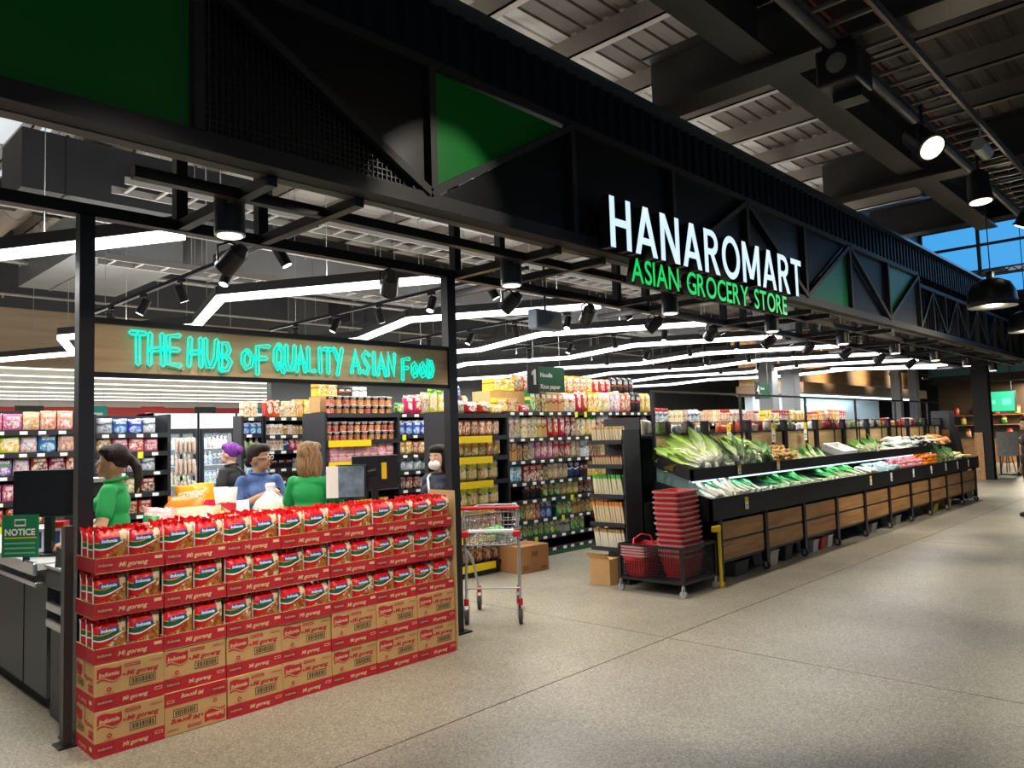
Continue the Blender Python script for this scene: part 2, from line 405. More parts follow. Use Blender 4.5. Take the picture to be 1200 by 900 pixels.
# ---------------------------------------------------------------- suspended lattice frame, posts
lf = thing('suspended_frame', 'long black steel lattice frame hanging behind the dark fascia', 'steel frame', (0, 0, 2.93))
MB().box(-2.5, 22, 4.7, 4.77, 0, .07).build('rail', BLK, lf)
MB().box(1.4, 22, 3.9, 3.96, .01, .07).build('rail', BLK, lf)
k = 0; x = 1.97-2.33*2
while x < 21:
    for dx in (0, .55):
        MB().box(x+dx-.03, x+dx+.03, 3.58, 5.4 if dx else 4.7, .005, .065).build('cross_member', BLK, lf)
        MB().box(x+dx-.035, x+dx+.035, 4.7, 4.77, .07, 2.3).build('hanger', BLK, lf)
    x += 2.33
DLM = mat('downlight_lens', '#fff3dd', .4, emit=6)
k = 0; x = 1.99-2.33
while x < 21:
    t = thing('cylinder_downlight', f'black cylinder downlight under the lattice frame, {nth(k+1)} from the left end', 'downlight', (x, 4.1, 2.78), 0, 'cylinder downlights on the lattice frame')
    MB().cyl((0, 0, .01), (0, 0, .25), .085, n=20).build('housing', BLK, t)
    MB().lathe([(.085, .0), (.085, .012), (.07, .02), (.07, .0)], 20).build('trim_ring', GREYL, t)
    MB().cyl((0, 0, -.005), (0, 0, -.001), .068, n=20).build('lens', DLM, t)
    light('downlight_lamp', 'SPOT', t, (0, 0, -.03), DOWN_W, (1, .93, .82), spot=R(95), blend=.7, radius=.06)
    x += 2.33; k += 1
def par_head(t, aim):
    d = Vector(aim).normalized(); mb = MB()
    mb.cyl(-d*.09, d*.07, .065, .07, n=14).cyl(-d*.14, -d*.09, .035, .06, n=14)
    mb.build('head', BLK, t)
    MB().cyl(d*.071, d*.076, .06, n=14).build('lens', mat('par_lens', '#8d9299', .15, .3), t)
    MB().tube([(-.085, 0, 0), (-.085, 0, .1), (0, 0, .137), (.085, 0, .1), (.085, 0, 0)], .008, 6).build('yoke', BLK, t)
k = 0
for x in (2.3, 3.6, 4.95, 6.1, 7.3, 8.6, 10.2, 11.6, 13.1, 14.8, 16.6):
    t = thing('stage_spotlight', f'{nth(k+1)} black stage spotlight from the left under the lattice rail', 'spotlight', (x, 4.735, 2.79), 0, 'stage spotlights on the lattice rail')
    par_head(t, (.4 if k % 2 else -.3, .7, -.6)); k += 1
for x0, x1, lab in ((1.39, 1.47, 'tall black steel post at the left end of the neon sign board'), (4.17, 4.26, 'tall black steel post at the right end of the neon sign board')):
    p = thing('steel_post', lab, 'post', ((x0+x1)/2, 4.74, 0)); h = (x1-x0)/2
    MB().box(-h, h, -.04, .04, 0, 2.94).build('shaft', BLK, p)
    MB().box(-h-.05, h+.05, -.09, .09, 0, .012).build('base_plate', BLK, p)
p = thing('short_post', 'short dark post with open top beside the checkout end', 'post', (1.335, 4.68, 0))
MB().box(-.022, .022, -.03, .03, 0, 1.17).build('shaft', mat('bronze_post', '#3a3532', .4, .4), p)
MB().box(-.05, .05, -.06, .06, 0, .01).build('base_plate', BLK, p)

# ---------------------------------------------------------------- plywood board with neon lettering
sb = thing('neon_sign', 'plywood sign board with turquoise neon lettering between two black posts', 'sign', (1.47, 4.72, 2.0))
W = 4.17-1.47
MB().box(.0, W, 0, .02, .025, .315).build('board', PLY, sb)
MB().box(0, W, -.012, .03, 0, .028).build('bottom_frame', BLK, sb)
MB().box(0, W, -.012, .03, .312, .345).build('top_frame', BLK, sb)
NEON = mat('turquoise_neon', '#00eccb', .4, emit=1.1)
ST = {'T': [[(.05,1),(.95,1)],[(.5,.95),(.5,0)]], 'H': [[(.1,1),(.05,0)],[(.9,1),(.95,0)],[(.1,.48),(.9,.52)]], 'E': [[(.85,1),(.1,.95),(.1,.05),(.9,0)],[(.15,.52),(.8,.52)]],
 'U': [[(.08,1),(.1,.35),(.3,.02),(.6,.02),(.88,.35),(.95,1)]], 'B': [[(.1,0),(.1,1),(.6,.98),(.8,.75),(.6,.53),(.12,.5)],[(.55,.52),(.9,.3),(.6,.02),(.1,0)]],
 'o': [[(.5,.72),(.15,.55),(.1,.25),(.4,.02),(.8,.12),(.9,.45),(.5,.72)]], 'F': [[(.95,1),(.12,.95),(.1,-.12)],[(.15,.5),(.75,.52)]],
 'Q': [[(.5,1),(.1,.75),(.08,.3),(.4,.02),(.85,.2),(.92,.7),(.5,1)],[(.55,.25),(.95,-.1)]], 'A': [[(.0,0),(.45,1),(.95,0)],[(.2,.38),(.78,.38)]],
 'L': [[(.1,1),(.1,.05),(.85,.05)]], 'I': [[(.5,1),(.5,0)]], 'Y': [[(.05,1),(.5,.5)],[(.98,1),(.4,-.12)]], 'S': [[(.9,.85),(.5,1),(.12,.78),(.4,.52),(.8,.3),(.55,.0),(.1,.12)]],
 'N': [[(.08,0),(.12,1),(.85,.02),(.95,1)]], 'D': [[(.1,0),(.12,.95),(.6,.85),(.9,.45),(.6,.05),(.1,0)]]}
def capsule(pts, r):
    """closed outline round a polyline"""
    P = [Vector((a, 0, b)) for a, b in pts]; n = len(P); L_, R_ = [], []
    if (P[0]-P[-1]).length < 1e-4:
        c = sum((p for p in P[:-1]), Vector())/(n-1); return [[c+(p-c)*(1+r*1.15/max((p-c).length, .01)) for p in P[:-1]], [c+(p-c)*max(.2, 1-r*1.15/max((p-c).length, .01)) for p in P[:-1]]]
    for i in range(n):
        d = (P[min(i+1, n-1)]-P[max(i-1, 0)]).normalized(); nn = Vector((-d.z, 0, d.x))
        L_.append(P[i]+nn*r); R_.append(P[i]-nn*r)
    d0 = (P[0]-P[1]).normalized(); d1 = (P[-1]-P[-2]).normalized()
    return [L_+[P[-1]+d1*r*.9]+R_[::-1]+[P[0]+d0*r*.9]]
words_ = [('THE', .19, .49, .185), ('HUB', .535, .815, .175), ('oF', .88, 1.08, .17), ('QUALITY', 1.115, 1.655, .17), ('ASIAN', 1.735, 2.135, .165), ('Food', 2.2, 2.525, .15)]
for wd, x0, x1, ch in words_:
    n_ = len(wd); ws = [.45 if q == 'I' else (.85 if q.islower() else 1) for q in wd]; g_ = .2; u_ = (x1-x0)/(sum(ws)+g_*(n_-1)); xx = x0
    for i, chh in enumerate(wd):
        strokes = ST['D'] if chh == 'd' else (ST.get(chh) or ST[chh.upper()])
        ww = ws[i]*u_; hh = ch; mb = MB(); z0 = .085+rnd.uniform(-.006, .006)+(-.012 if (wd, i) in (('HUB', 2), ('oF', 1), ('Food', 0)) else 0)
        for s_ in strokes:
            pts = [(xx+a*ww+rnd.uniform(-.002, .002), z0+b*hh) for a, b in s_]
            for ring in capsule(pts, .0115): mb.tube([(p.x, -.03, p.z) for p in ring], .0066, 6, closed=True)
        mb.build('neon_letter', NEON, sb); xx += ww+g_*u_
for a in (.5, 1.3, 2.1): MB().cyl((a, -.03, .06), (a, .0, .06), .006, n=8).build('standoff', GREYL, sb)

# ---------------------------------------------------------------- lit shop name letters
FACEW = mat('white_letter_face', '#cfe9ff', .4, emit=1.0)
FACEG = mat('green_letter_face', '#00e060', .4, emit=.75)
SIDE = mat('letter_return', '#14161c', .4)
def sign_letters(name, label, body, x0, x1, y, z, h, bold, face, gap):
    t = thing(name, label, 'sign', (x0, y, z)); meshes = []; tot = 0
    for ch in body:
        if ch == ' ': meshes.append(None); tot += .45; continue
        me = text_mesh(ch, 1.0, bold=bold, extrude=.06, res=4)
        a = min(v.co.x for v in me.vertices); b = max(v.co.x for v in me.vertices); meshes.append((me, a, b)); tot += (b-a)+gap
    zlo = 0; cap = .73; k = (x1-x0)/(tot-gap); kz = h/cap; xx = 0
    for q in meshes:
        if q is None: xx += .45*k; continue
        me, a, b = q
        for v in me.vertices: v.co = Vector(((v.co.x-a)*k, v.co.y*.5-.01, v.co.z*kz))
        me.materials.clear(); me.materials.append(face); me.materials.append(SIDE)
        me.update()
        for p in me.polygons: p.material_index = 0 if p.normal.y < -.9 else 1
        put('letter', me, t, (xx, 0, 0)); xx += (b-a+gap)*k
    return t
def block_letter(ch, t=.165):
    P = []; rect = lambda a, b, c, d: P.append([(a, c), (b, c), (b, d), (a, d)])
    def ring(cx, cz, rx, rz_, a0, a1, n=20):
        for i in range(n):
            p, q = R(a0+(a1-a0)*i/n), R(a0+(a1-a0)*(i+1)/n); f = lambda a, k: (cx+(rx-k)*math.cos(a), cz+(rz_-k*.95)*math.sin(a)); P.append([f(p, t), f(p, 0), f(q, 0), f(q, t)])
    if ch == 'H': w_ = .7; rect(0, t, 0, 1); rect(w_-t, w_, 0, 1); rect(t, w_-t, .43, .58)
    elif ch == 'A': w_ = .8; P.append([(0, 0), (t*1.05, 0), (w_/2+t*.55, 1), (w_/2-t*.55, 1)]); P.append([(w_-t*1.05, 0), (w_, 0), (w_/2+t*.55, 1), (w_/2-t*.55, 1)]); rect(.2, w_-.2, .22, .36)
    elif ch == 'N': w_ = .74; rect(0, t, 0, 1); rect(w_-t, w_, 0, 1); P.append([(w_-t*1.2, 0), (w_, 0), (t*1.2, 1), (0, 1)])
    elif ch == 'R': w_ = .68; rect(0, t, 0, 1); ring(.34, .71, .29, .29, -90, 90); rect(t, .34, .86, 1); rect(t, .34, .42, .565); P.append([(w_-t*1.1, 0), (w_+.02, 0), (.42, .46), (.25, .46)])
    elif ch == 'O': w_ = .88; ring(.44, .5, .44, .515, 0, 360, 40)
    elif ch == 'M': w_ = .92; rect(0, t, 0, 1); rect(w_-t, w_, 0, 1); P.append([(w_/2-t*.55, .12), (w_/2+t*.55, .12), (t*1.15, 1), (0, 1)]); P.append([(w_/2-t*.55, .12), (w_/2+t*.55, .12), (w_, 1), (w_-t*1.15, 1)])
    else: w_ = .66; rect(0, w_, .85, 1); rect(w_/2-t/2, w_/2+t/2, 0, .85)
    return w_, P
def block_sign(name, label, body, x0, x1, y, z, h, gap):
    t = thing(name, label, 'sign', (x0, y, z)); L_ = [block_letter(c) for c in body]; k = (x1-x0)/(sum(a for a, b in L_)+gap*(len(L_)-1)); xx = 0
    for w_, P in L_:
        mb = MB()
        for poly in P:
            n = len(poly); v = [(xx+a*k, -.05, b*h) for a, b in poly]+[(xx+a*k, .045, b*h) for a, b in poly]
            mb.add(v, [list(range(n))], 0); mb.add(v, [list(range(2*n-1, n-1, -1))]+[(i, n+i, n+(i+1) % n, (i+1) % n) for i in range(n)], 1)
        mb.build('letter', [FACEW, SIDE], t); xx += (w_+gap)*k
    return t
nm = block_sign('shop_name_sign', 'large white illuminated letters spelling HANAROMART on the dark fascia', 'HANAROMART', 4.64, 8.14, 3.4, 3.0, .4, .13)
MB().box(.0, 3.5, .03, .06, .05, .08).build('mounting_rail', BLK, nm)
gs = sign_letters('shop_subtitle_sign', 'green illuminated letters spelling ASIAN GROCERY STORE under the shop name', 'ASIAN GROCERY STORE', 4.88, 7.7, 3.38, 2.765, .2, .012, FACEG, .07)
MB().box(-.02, 2.84, .03, .045, .0, .025).build('mounting_rail', BLK, gs)

# ---------------------------------------------------------------- linear lamps in zigzags
PR = mat('lamp_profile', '#4c4e51', .4, .3)
ZZ = [(.56, 5.12), (-.56, 7.15), (.0, 9.0), (-.95, 10.8), (-.3, 12.5), (-1.0, 14.0)]
for k in range(-1, 8):
    x0 = 3.93+2.35*k
    pts = [(x0+a, b) for a, b in ZZ]
    t = thing('zigzag_lamp', f'{nth(k+2)} zigzag linear ceiling lamp from the left, white diffuser in grey profile', 'ceiling lamp', (x0, 7, 3.0), 0, 'zigzag linear lamps of the shop')
    npt = 6
    for i in range(npt-1):
        a = Vector((pts[i][0]-x0, pts[i][1]-7, 0)); b = Vector((pts[i+1][0]-x0, pts[i+1][1]-7, 0))
        MB().bar(a+Vector((0,0,.105)), b+Vector((0,0,.105)), .085, .09).build('profile', PR, t)
        MB().bar(a+Vector((0,0,.03)), b+Vector((0,0,.03)), .08, .06).build('diffuser', LEDM, t)
        m_ = (a+b)/2; d = b-a; L_ = d.length
        if i in (0, 1, 2, 4, 6):
            lo = light('lamp_light', 'AREA', t, (m_.x, m_.y, -.012), LED_W*L_*(1 if i < 2 else 1.6), (1, .985, .96), L_, .08); lo.rotation_euler = (0, 0, math.atan2(d.y, d.x))
        if i in (0, 2):  # upward fill added to brighten the roof; the profile tops are dark
            up = light('added_uplight', 'AREA', t, (m_.x, m_.y, .16), LED_W*L_*.55, (1, .985, .96), L_, .06); up.rotation_euler = (math.pi, 0, math.atan2(d.y, d.x))
        MB().cyl(m_+Vector((0,0,.15)), m_+Vector((0,0,2.35)), .004, n=5).build('suspension_wire', GREYL, t)
t = thing('straight_lamp', 'straight white linear lamp near the timber bulkhead at the far end', 'ceiling lamp', (20.5, 6.45, 3.0))
MB().bar((-1.2, .87, .105), (1.2, -.87, .105), .085, .09).build('profile', PR, t)
MB().bar((-1.2, .87, .03), (1.2, -.87, .03), .08, .06).build('diffuser', LEDM, t)
lo = light('lamp_light', 'AREA', t, (0, 0, -.012), LED_W*3, (1, .985, .96), 2.9, .08); lo.rotation_euler = (0, 0, math.atan2(-.87, 1.2))

# tracks with can heads
CANL = mat('can_lens', '#fffaf0', .4, emit=5)
for m_ in (CANL, DLM, STRIP): m_.cycles.emission_sampling = 'NONE'
for k in range(-1, 8):
    x = 3.05+2.35*k
    t = thing('track_light', f'{nth(k+2)} black lighting track from the left with can spotlights', 'track light', (x, 7, 3.2), 0, 'lighting tracks of the shop')
    MB().box(-.02, .02, -2.1, 2.9, 0, .035).build('track', BLK, t)
    for j in range(5):
        y = -1.6+j*.95; s = -1 if j % 2 else 1
        d = Vector((.35*s, -.25+.15*j, -.8)).normalized(); c = Vector((0, y, -.13))
        mb = MB().cyl(c-d*.085, c+d*.085, .045, n=14).box(-.018, .018, y-.05, y+.05, -.03, 0).cyl((0, y, -.03), c, .009, n=6)
        hd = mb.build('can_head', BLK, t)
        MB().cyl(c+d*.083, c+d*.088, .038, n=12).build('lens', CANL, hd)
    for y in (-1.8, 0, 2.4): MB().cyl((0, y, .03), (0, y, 2.1), .003, n=5).build('suspension_wire', GREYL, t)
# ---------------------------------------------------------------- wall of noodle cartons
CARD = mat('brown_cardboard', '#c49a63', .75, noise=.06, scale=9)
CARD_IN = mat('raw_cardboard', '#cfae7c', .8, noise=.05, scale=9)
REDP = mat('red_carton_print', '#b5202b', .6, noise=.07, scale=7)
REDD = mat('dark_red_print', '#9d1a24', .6)
INK = mat('black_ink', '#2a2421', .7)
CREAM = mat('cream_print', '#dcb98a', .7)
BW, BH, BD = .352, .233, .295
def banner(mb, x, z, w, h, y, mi):
    """red brand banner with a wavy lower edge, plus the wavy stripe under it"""
    n = 8; top = [(x+w*i/n, z+h+h*.1*math.sin(i/n*math.pi*2)) for i in range(n+1)]; bot = [(x+w*i/n, z+h*.22*math.sin(i/n*math.pi*2+.4)) for i in range(n+1)]
    mb.add([(a, y, b) for a, b in bot]+[(a, y, b) for a, b in top], [(i, i+1, n+2+i, n+1+i) for i in range(n)], mi)
    lo = [(a, b-h*.16) for a, b in bot]; l2 = [(a, b-h*.34*(1-.5*i/n)) for i, (a, b) in enumerate(bot)]
    mb.add([(a, y, b) for a, b in l2]+[(a, y, b) for a, b in lo], [(i, i+1, n+2+i, n+1+i) for i in range(n)], mi)
def barcode(mb, x, z, w, h, y, mi):
    t = .0035
    for a, b, c, d in ((x, x+w, z, z+t), (x, x+w, z+h-t, z+h), (x, x+t, z, z+h), (x+w-t, x+w, z, z+h)): mb.add([(a, y, c), (b, y, c), (b, y, d), (a, y, d)], [(0, 1, 2, 3)], mi)
    xx = x+.012; i = 0
    while xx < x+w-.014:
        bw = (.003, .005, .0035, .007)[i % 4]; mb.add([(xx, y, z+.008), (xx+bw, y, z+.008), (xx+bw, y, z+h-.008), (xx, y, z+h-.008)], [(0, 1, 2, 3)], mi); xx += bw+(.003, .0045)[i % 2]; i += 1
def quad(mb, x0, x1, z0, z1, y, mi): mb.add([(x0, y, z0), (x1, y, z0), (x1, y, z1), (x0, y, z1)], [(0, 1, 2, 3)], mi)
def carton_meshes():
    body = MB().bbox(-BW/2+.001, BW/2-.001, 0, BD, 0, BH-.002, .004).mesh('carton_body', CARD)
    band = MB().box(-BW/2, BW/2, -.001, BD+.001, .0015, .074).mesh('red_band', REDP)
    pr = MB(); y = -.0018
    banner(pr, -BW/2+.012, .155, .12, .055, y, 0); text_into(pr, 'Indomie', -BW/2+.02, y-.0006, .168, .032, 1, wd=.1, bold=.0008, shear=.2)
    text_into(pr, 'Mi goreng', -.02, y, .152, .034, 0, wd=.165, bold=.0012, shear=.25)
    pr.add([(-.04, y, .158), (-.03, y, .152), (-.022, y, .16), (-.032, y, .167)], [(0, 1, 2, 3)], 0)
    quad(pr, -.03, .05, .196, .213, y, 0); text_into(pr, 'INSTANT', -.026, y-.0005, .2, .012, 1, wd=.07)
    barcode(pr, -.005, .094, .135, .043, y, 2)
    for i in range(10):
        a, b = 2*math.pi*i/10, 2*math.pi*(i+1)/10; cx, cz = -.105, .1
        pr.add([(cx+.012*math.cos(a), y, cz+.012*math.sin(a)), (cx+.012*math.cos(b), y, cz+.012*math.sin(b)), (cx+.006*math.cos(b), y, cz+.006*math.sin(b)), (cx+.006*math.cos(a), y, cz+.006*math.sin(a))], [(0, 1, 2, 3)], 0)
    quad(pr, .1, .165, .198, .2, y, 0); quad(pr, .1, .165, .205, .207, y, 0)
    quad(pr, -.13, -.08, .08, .082, y, 0)
    y2 = y-.0005
    text_into(pr, 'Mi goreng', -.04, y2, .026, .03, 1, wd=.13, bold=.0009, shear=.25)
    banner(pr, -BW/2+.01, .028, .085, .03, y2, 3); text_into(pr, 'Indomie', -BW/2+.016, y2-.0005, .034, .02, 1, wd=.07, shear=.2)
    quad(pr, .125, .165, .04, .055, y2, 1); quad(pr, .128, .162, .043, .052, y2-.0004, 0)
    front = pr.mesh('carton_print', [REDP, CREAM, INK, REDD])
    ep = MB()   # end print, on the local -x face: built facing -y then turned
    banner(ep, -.13, .16, .085, .05, 0, 0); text_into(ep, 'Mi goreng', .0, 0, .15, .03, 0, wd=.12, bold=.001, shear=.25)
    barcode(ep, -.12, .1, .11, .035, 0, 1); quad(ep, .06, .13, .09, .11, 0, 0); quad(ep, .06, .13, .115, .13, 0, 0)
    text_into(ep, 'Mi goreng', -.09, -.0015, .025, .03, 2, wd=.12, shear=.25); quad(ep, .08, .12, .03, .05, -.0015, 2)
    quad(ep, -.006, .006, .16, .232, -.0006, 3)
    end = ep.mesh('end_print', [REDP, INK, CREAM, mat('clear_tape', '#a08a6a', .25)])
    return body, band, front, end
CB, CBAND, CPR, CEND = carton_meshes()
TH = .078   # tray lip height
def tray_mesh():
    mb = MB(); t = .004
    mb.box(-BW/2, BW/2, 0, t, 0, TH).box(-BW/2, BW/2, BD-t, BD, 0, TH).box(-BW/2, -BW/2+t, t, BD-t, 0, TH).box(BW/2-t, BW/2, t, BD-t, 0, TH).box(-BW/2, BW/2, 0, BD, 0, t, 1)
    mb.box(-BW/2, BW/2, -.0004, t, TH, TH+.0015, 1).box(-BW/2-.0004, -BW/2+t, 0, BD, TH, TH+.0015, 1)
    return mb.mesh('tray_body', [REDP, CARD_IN])
def tray_print():
    y = -.0016; a, b, c = MB(), MB(), MB()
    text_into(a, 'Mi goreng', -.06, y, .026, .034, 0, wd=.15, bold=.0009, shear=.25)
    banner(b, -BW/2+.01, .03, .085, .034, y, 1); text_into(b, 'Indomie', -BW/2+.016, y-.0005, .036, .022, 0, wd=.07, shear=.2)
    quad(c, .125, .165, .045, .062, y, 0)
    return [q.mesh(n, [CREAM, REDD]) for q, n in ((a, 'name_print'), (b, 'brand_print'), (c, 'corner_print'))]
TB, TPR = tray_mesh(), tray_print()

def noodle_mat():
    m = mat('noodle_wrapper', '#d40f16', .28, spec=.6); N, L, b = nodes(m)
    tc = N.new('ShaderNodeTexCoord'); sp = N.new('ShaderNodeSeparateXYZ'); L.new(tc.outputs['Generated'], sp.inputs[0])
    X, Z = sp.outputs[0], sp.outputs[2]
    def math_(op, a, bb=None, v=None):
        n = N.new('ShaderNodeMath'); n.operation = op
        for i, q in enumerate((a, bb)):
            if q is None: continue
            if isinstance(q, (int, float)): n.inputs[i].default_value = q
            else: L.new(q, n.inputs[i])
        return n.outputs[0]
    wob = math_('MULTIPLY', math_('SINE', math_('MULTIPLY', X, 5.0)), .05)
    zz = math_('ADD', Z, math_('SUBTRACT', wob, math_('MULTIPLY', X, .1)))
    def between(v, a, c): return math_('MULTIPLY', math_('GREATER_THAN', v, a), math_('LESS_THAN', v, c))
    def mix(prev, fac, colr):
        n = N.new('ShaderNodeMix'); n.data_type = 'RGBA'; L.new(fac, n.inputs[0])
        if isinstance(prev, tuple): n.inputs[6].default_value = prev
        else: L.new(prev, n.inputs[6])
        if isinstance(colr, tuple): n.inputs[7].default_value = colr
        else: L.new(colr, n.inputs[7])
        return n.outputs[2]
    no = N.new('ShaderNodeTexNoise'); no.inputs['Scale'].default_value = 5; no.inputs['Detail'].default_value = 3; no.inputs['Distortion'].default_value = 1.5
    oi = N.new('ShaderNodeObjectInfo'); va = N.new('ShaderNodeVectorMath'); va.operation = 'ADD'; L.new(tc.outputs['Generated'], va.inputs[0]); L.new(oi.outputs['Random'], va.inputs[1]); L.new(va.outputs[0], no.inputs['Vector'])
    r = N.new('ShaderNodeValToRGB'); e = r.color_ramp; e.elements[0].position = .32; e.elements[0].color = srgb('#b0160f'); e.elements[1].position = .68; e.elements[1].color = srgb('#e6d5b0')
    for p_, c_ in ((.42, '#7a3f16'), (.5, '#b8772a'), (.58, '#8f5a20')): q = e.elements.new(p_); q.color = srgb(c_)
    L.new(no.outputs['Fac'], r.inputs[0])
    c = (srgb('#d40f16'))
    c = mix(c, math_('LESS_THAN', zz, .5), srgb('#c3141a'))
    c = mix(c, math_('LESS_THAN', math_('SUBTRACT', zz, math_('MULTIPLY', X, .22)), .33), r.outputs[0])
    c = mix(c, between(zz, .5, .535), srgb('#e9e6df'))
    c = mix(c, between(zz, .535, .64), srgb('#1d5e35'))
    c = mix(c, between(zz, .64, .66), srgb('#e4b53a'))
    c = mix(c, math_('MULTIPLY', between(X, .72, .95), between(Z, .66, .9)), srgb('#cdb894'))
    sy = sp.outputs[1]
    side = math_('MAXIMUM', math_('LESS_THAN', X, .035), math_('GREATER_THAN', X, .965))
    c = mix(c, math_('MULTIPLY', side, between(Z, .3, .9)), srgb('#e8e4de'))
    L.new(c, b.inputs['Base Color'])
    n2 = N.new('ShaderNodeTexNoise'); n2.inputs['Scale'].default_value = 14; L.new(va.outputs[0], n2.inputs['Vector'])
    bp = N.new('ShaderNodeBump'); bp.inputs['Strength'].default_value = .5; bp.inputs['Distance'].default_value = .01; L.new(n2.outputs['Fac'], bp.inputs['Height']); L.new(bp.outputs[0], b.inputs['Normal'])
    return m
NOOD = noodle_mat()
def pillow(w, h, d, nx=8, nz=8, seed=1, crimp=.05, ruffle=.15, sharp=4.0):
    """bag in xz, thick in y, base at z=0; crimped fins at top and bottom"""
    rr = random.Random(seed); mb = MB(); vs = []
    for s in (-1, 1):
        for j in range(nz+1):
            v = j/nz; z = h*v
            for i in range(nx+1):
                u = i/nx; e = min(1, (1-abs(2*u-1))*sharp)**.5; g = min(1, max(0, (1-abs(2*v-1))*3.2))**.55
                t = max(.02, e*g)*d/2; x = (u-.5)*w*(1-.03*g)
                wob = rr.uniform(-1, 1)*.018*d
                y = s*t+wob*(1 if 0 < i < nx else .2)
                if v in (0, 1): y += math.sin(u*20)*d*ruffle*.5
                zz = z+(rr.uniform(-.012, .012)*h if v in (0, 1) else 0)
                vs.append((x, y, max(zz, 0)))
    n1 = (nx+1)*(nz+1); fs = []
    for s in (0, 1):
        for j in range(nz):
            for i in range(nx):
                a = s*n1+j*(nx+1)+i; f = (a, a+1, a+nx+2, a+nx+1); fs.append(f if s == 0 else f[::-1])
    for j in range(nz):
        a = j*(nx+1); fs.append((a, a+nx+1, n1+a+nx+1, n1+a)); a += nx; fs.append((a+nx+1, a, n1+a, n1+a+nx+1))
    for i in range(nx):
        fs.append((i+1, i, n1+i, n1+i+1)); a = nz*(nx+1)+i; fs.append((a, a+1, n1+a+1, n1+a))
    return mb.add(vs, fs, 0, True)
PW, PH, PD = .172, .204, .09
PACKS = []
for s in range(4):
    mb = pillow(PW, PH, PD, 10, 8, seed=s+3, sharp=8.0)
    # bundle wrap bulge: ruffled red seal on top
    n = 14; top = [((i/n-.5)*PW*.94, math.sin(i*1.9+s)*.018, PH-.012) for i in range(n+1)]; t2 = [(a+rnd.uniform(-.004, .004), b*1.5+rnd.uniform(-.01, .01), PH+.012+rnd.uniform(-.008, .014)) for a, b, c in top]
    mb.add(top+t2, [(i, i+1, n+2+i, n+1+i) for i in range(n)], 0)
    PACKS.append(mb.mesh('noodle_pack', NOOD))
lg = MB(); yl = -PD/2-.0015
lg.add([(-.066, yl, .146), (.028, yl, .152), (.032, yl, .178), (-.062, yl, .172)], [(0, 1, 2, 3)], 0)
text_into(lg, 'Indomie', -.056, yl-.0008, .153, .024, 1, wd=.078, bold=.0012, shear=.15)
lg.add([(.05, yl, .145), (.064, yl, .145), (.064, yl, .165), (.05, yl, .165)], [(0, 1, 2, 3)], 2)
LOGO = lg.mesh('pack_logo', [mat('logo_blue', '#2c4f9e', .4), mat('logo_white', '#e8ecf4', .4), mat('logo_orange', '#b8662c', .5)])
X0, Y0 = 1.372, 4.348
flip = {(1, 0)}
dy = [[rnd.uniform(-.008, .008) for l in range(5)] for c in range(7)]
zc = [[l*BH for l in range(5)] for c in range(7)]
for c in range(7):
    for l in range(5):
        x = X0+BW/2+c*(BW+.003)+rnd.uniform(-.002, .002); y = Y0+dy[c][l]+.008; z = l*BH; ra = rnd.uniform(-.008, .008)
        where = f'{nth(c+1)} column from the left'
        if l < 2:
            t = thing('noodle_carton', f'sealed brown and red noodle carton, {"bottom" if l == 0 else "second"} layer, {where}', 'carton', (x, y, z), ra, 'sealed noodle cartons')
            up = (c, l) in flip
            kw = dict(rot=(0, R(180), 0), loc=(0, 0, BH)) if up else {}
            put('carton_body', CB, t, **kw); put('red_band', CBAND, t, **kw)
            put('carton_print', CPR, t, **kw)
            if c == 0: put('end_print', CEND, t, (-BW/2-.0015, BD/2, 0), (0, 0, R(-90)))
        else:
            nm_ = {2: 'lowest', 3: 'middle', 4: 'top'}[l]
            t = thing('noodle_tray', f'red cut-down carton tray in the {nm_} tray layer, {where}', 'tray', (x, y, z), ra, 'red noodle trays')
            put('tray_body', TB, t)
            for pm in TPR: put(pm.name.split('.')[0], pm, t)
            rows = 3 if (l == 4 or c == 0) else 1
            for i in range(2):
                for j in range(rows):
                    o = thing('noodle_packet', f'red noodle multipack, {nm_} tray, {nth(c+1)} column from left, {"left" if i == 0 else "right"} side, {("front", "middle", "rear")[j]} row', 'noodle packet',
                              (x+(-.087 if i == 0 else .087), y+.05+j*.096, z+.006), rnd.uniform(-.04, .04), 'red noodle multipacks in trays')
                    put('wrapper', PACKS[rnd.randrange(4)], o, scale=(1, 1, rnd.uniform(.97, 1.05)))
                    if j == 0: put('pack_logo', LOGO, o)
t = thing('cardboard_sheet', 'upright brown cardboard sheet at the right end of the noodle wall', 'cardboard', (X0+7*(BW+.003)+.012, Y0-.01, 0))
MB().box(0, .005, 0, .3, .0, 1.19).build('sheet', CARD_IN, t)

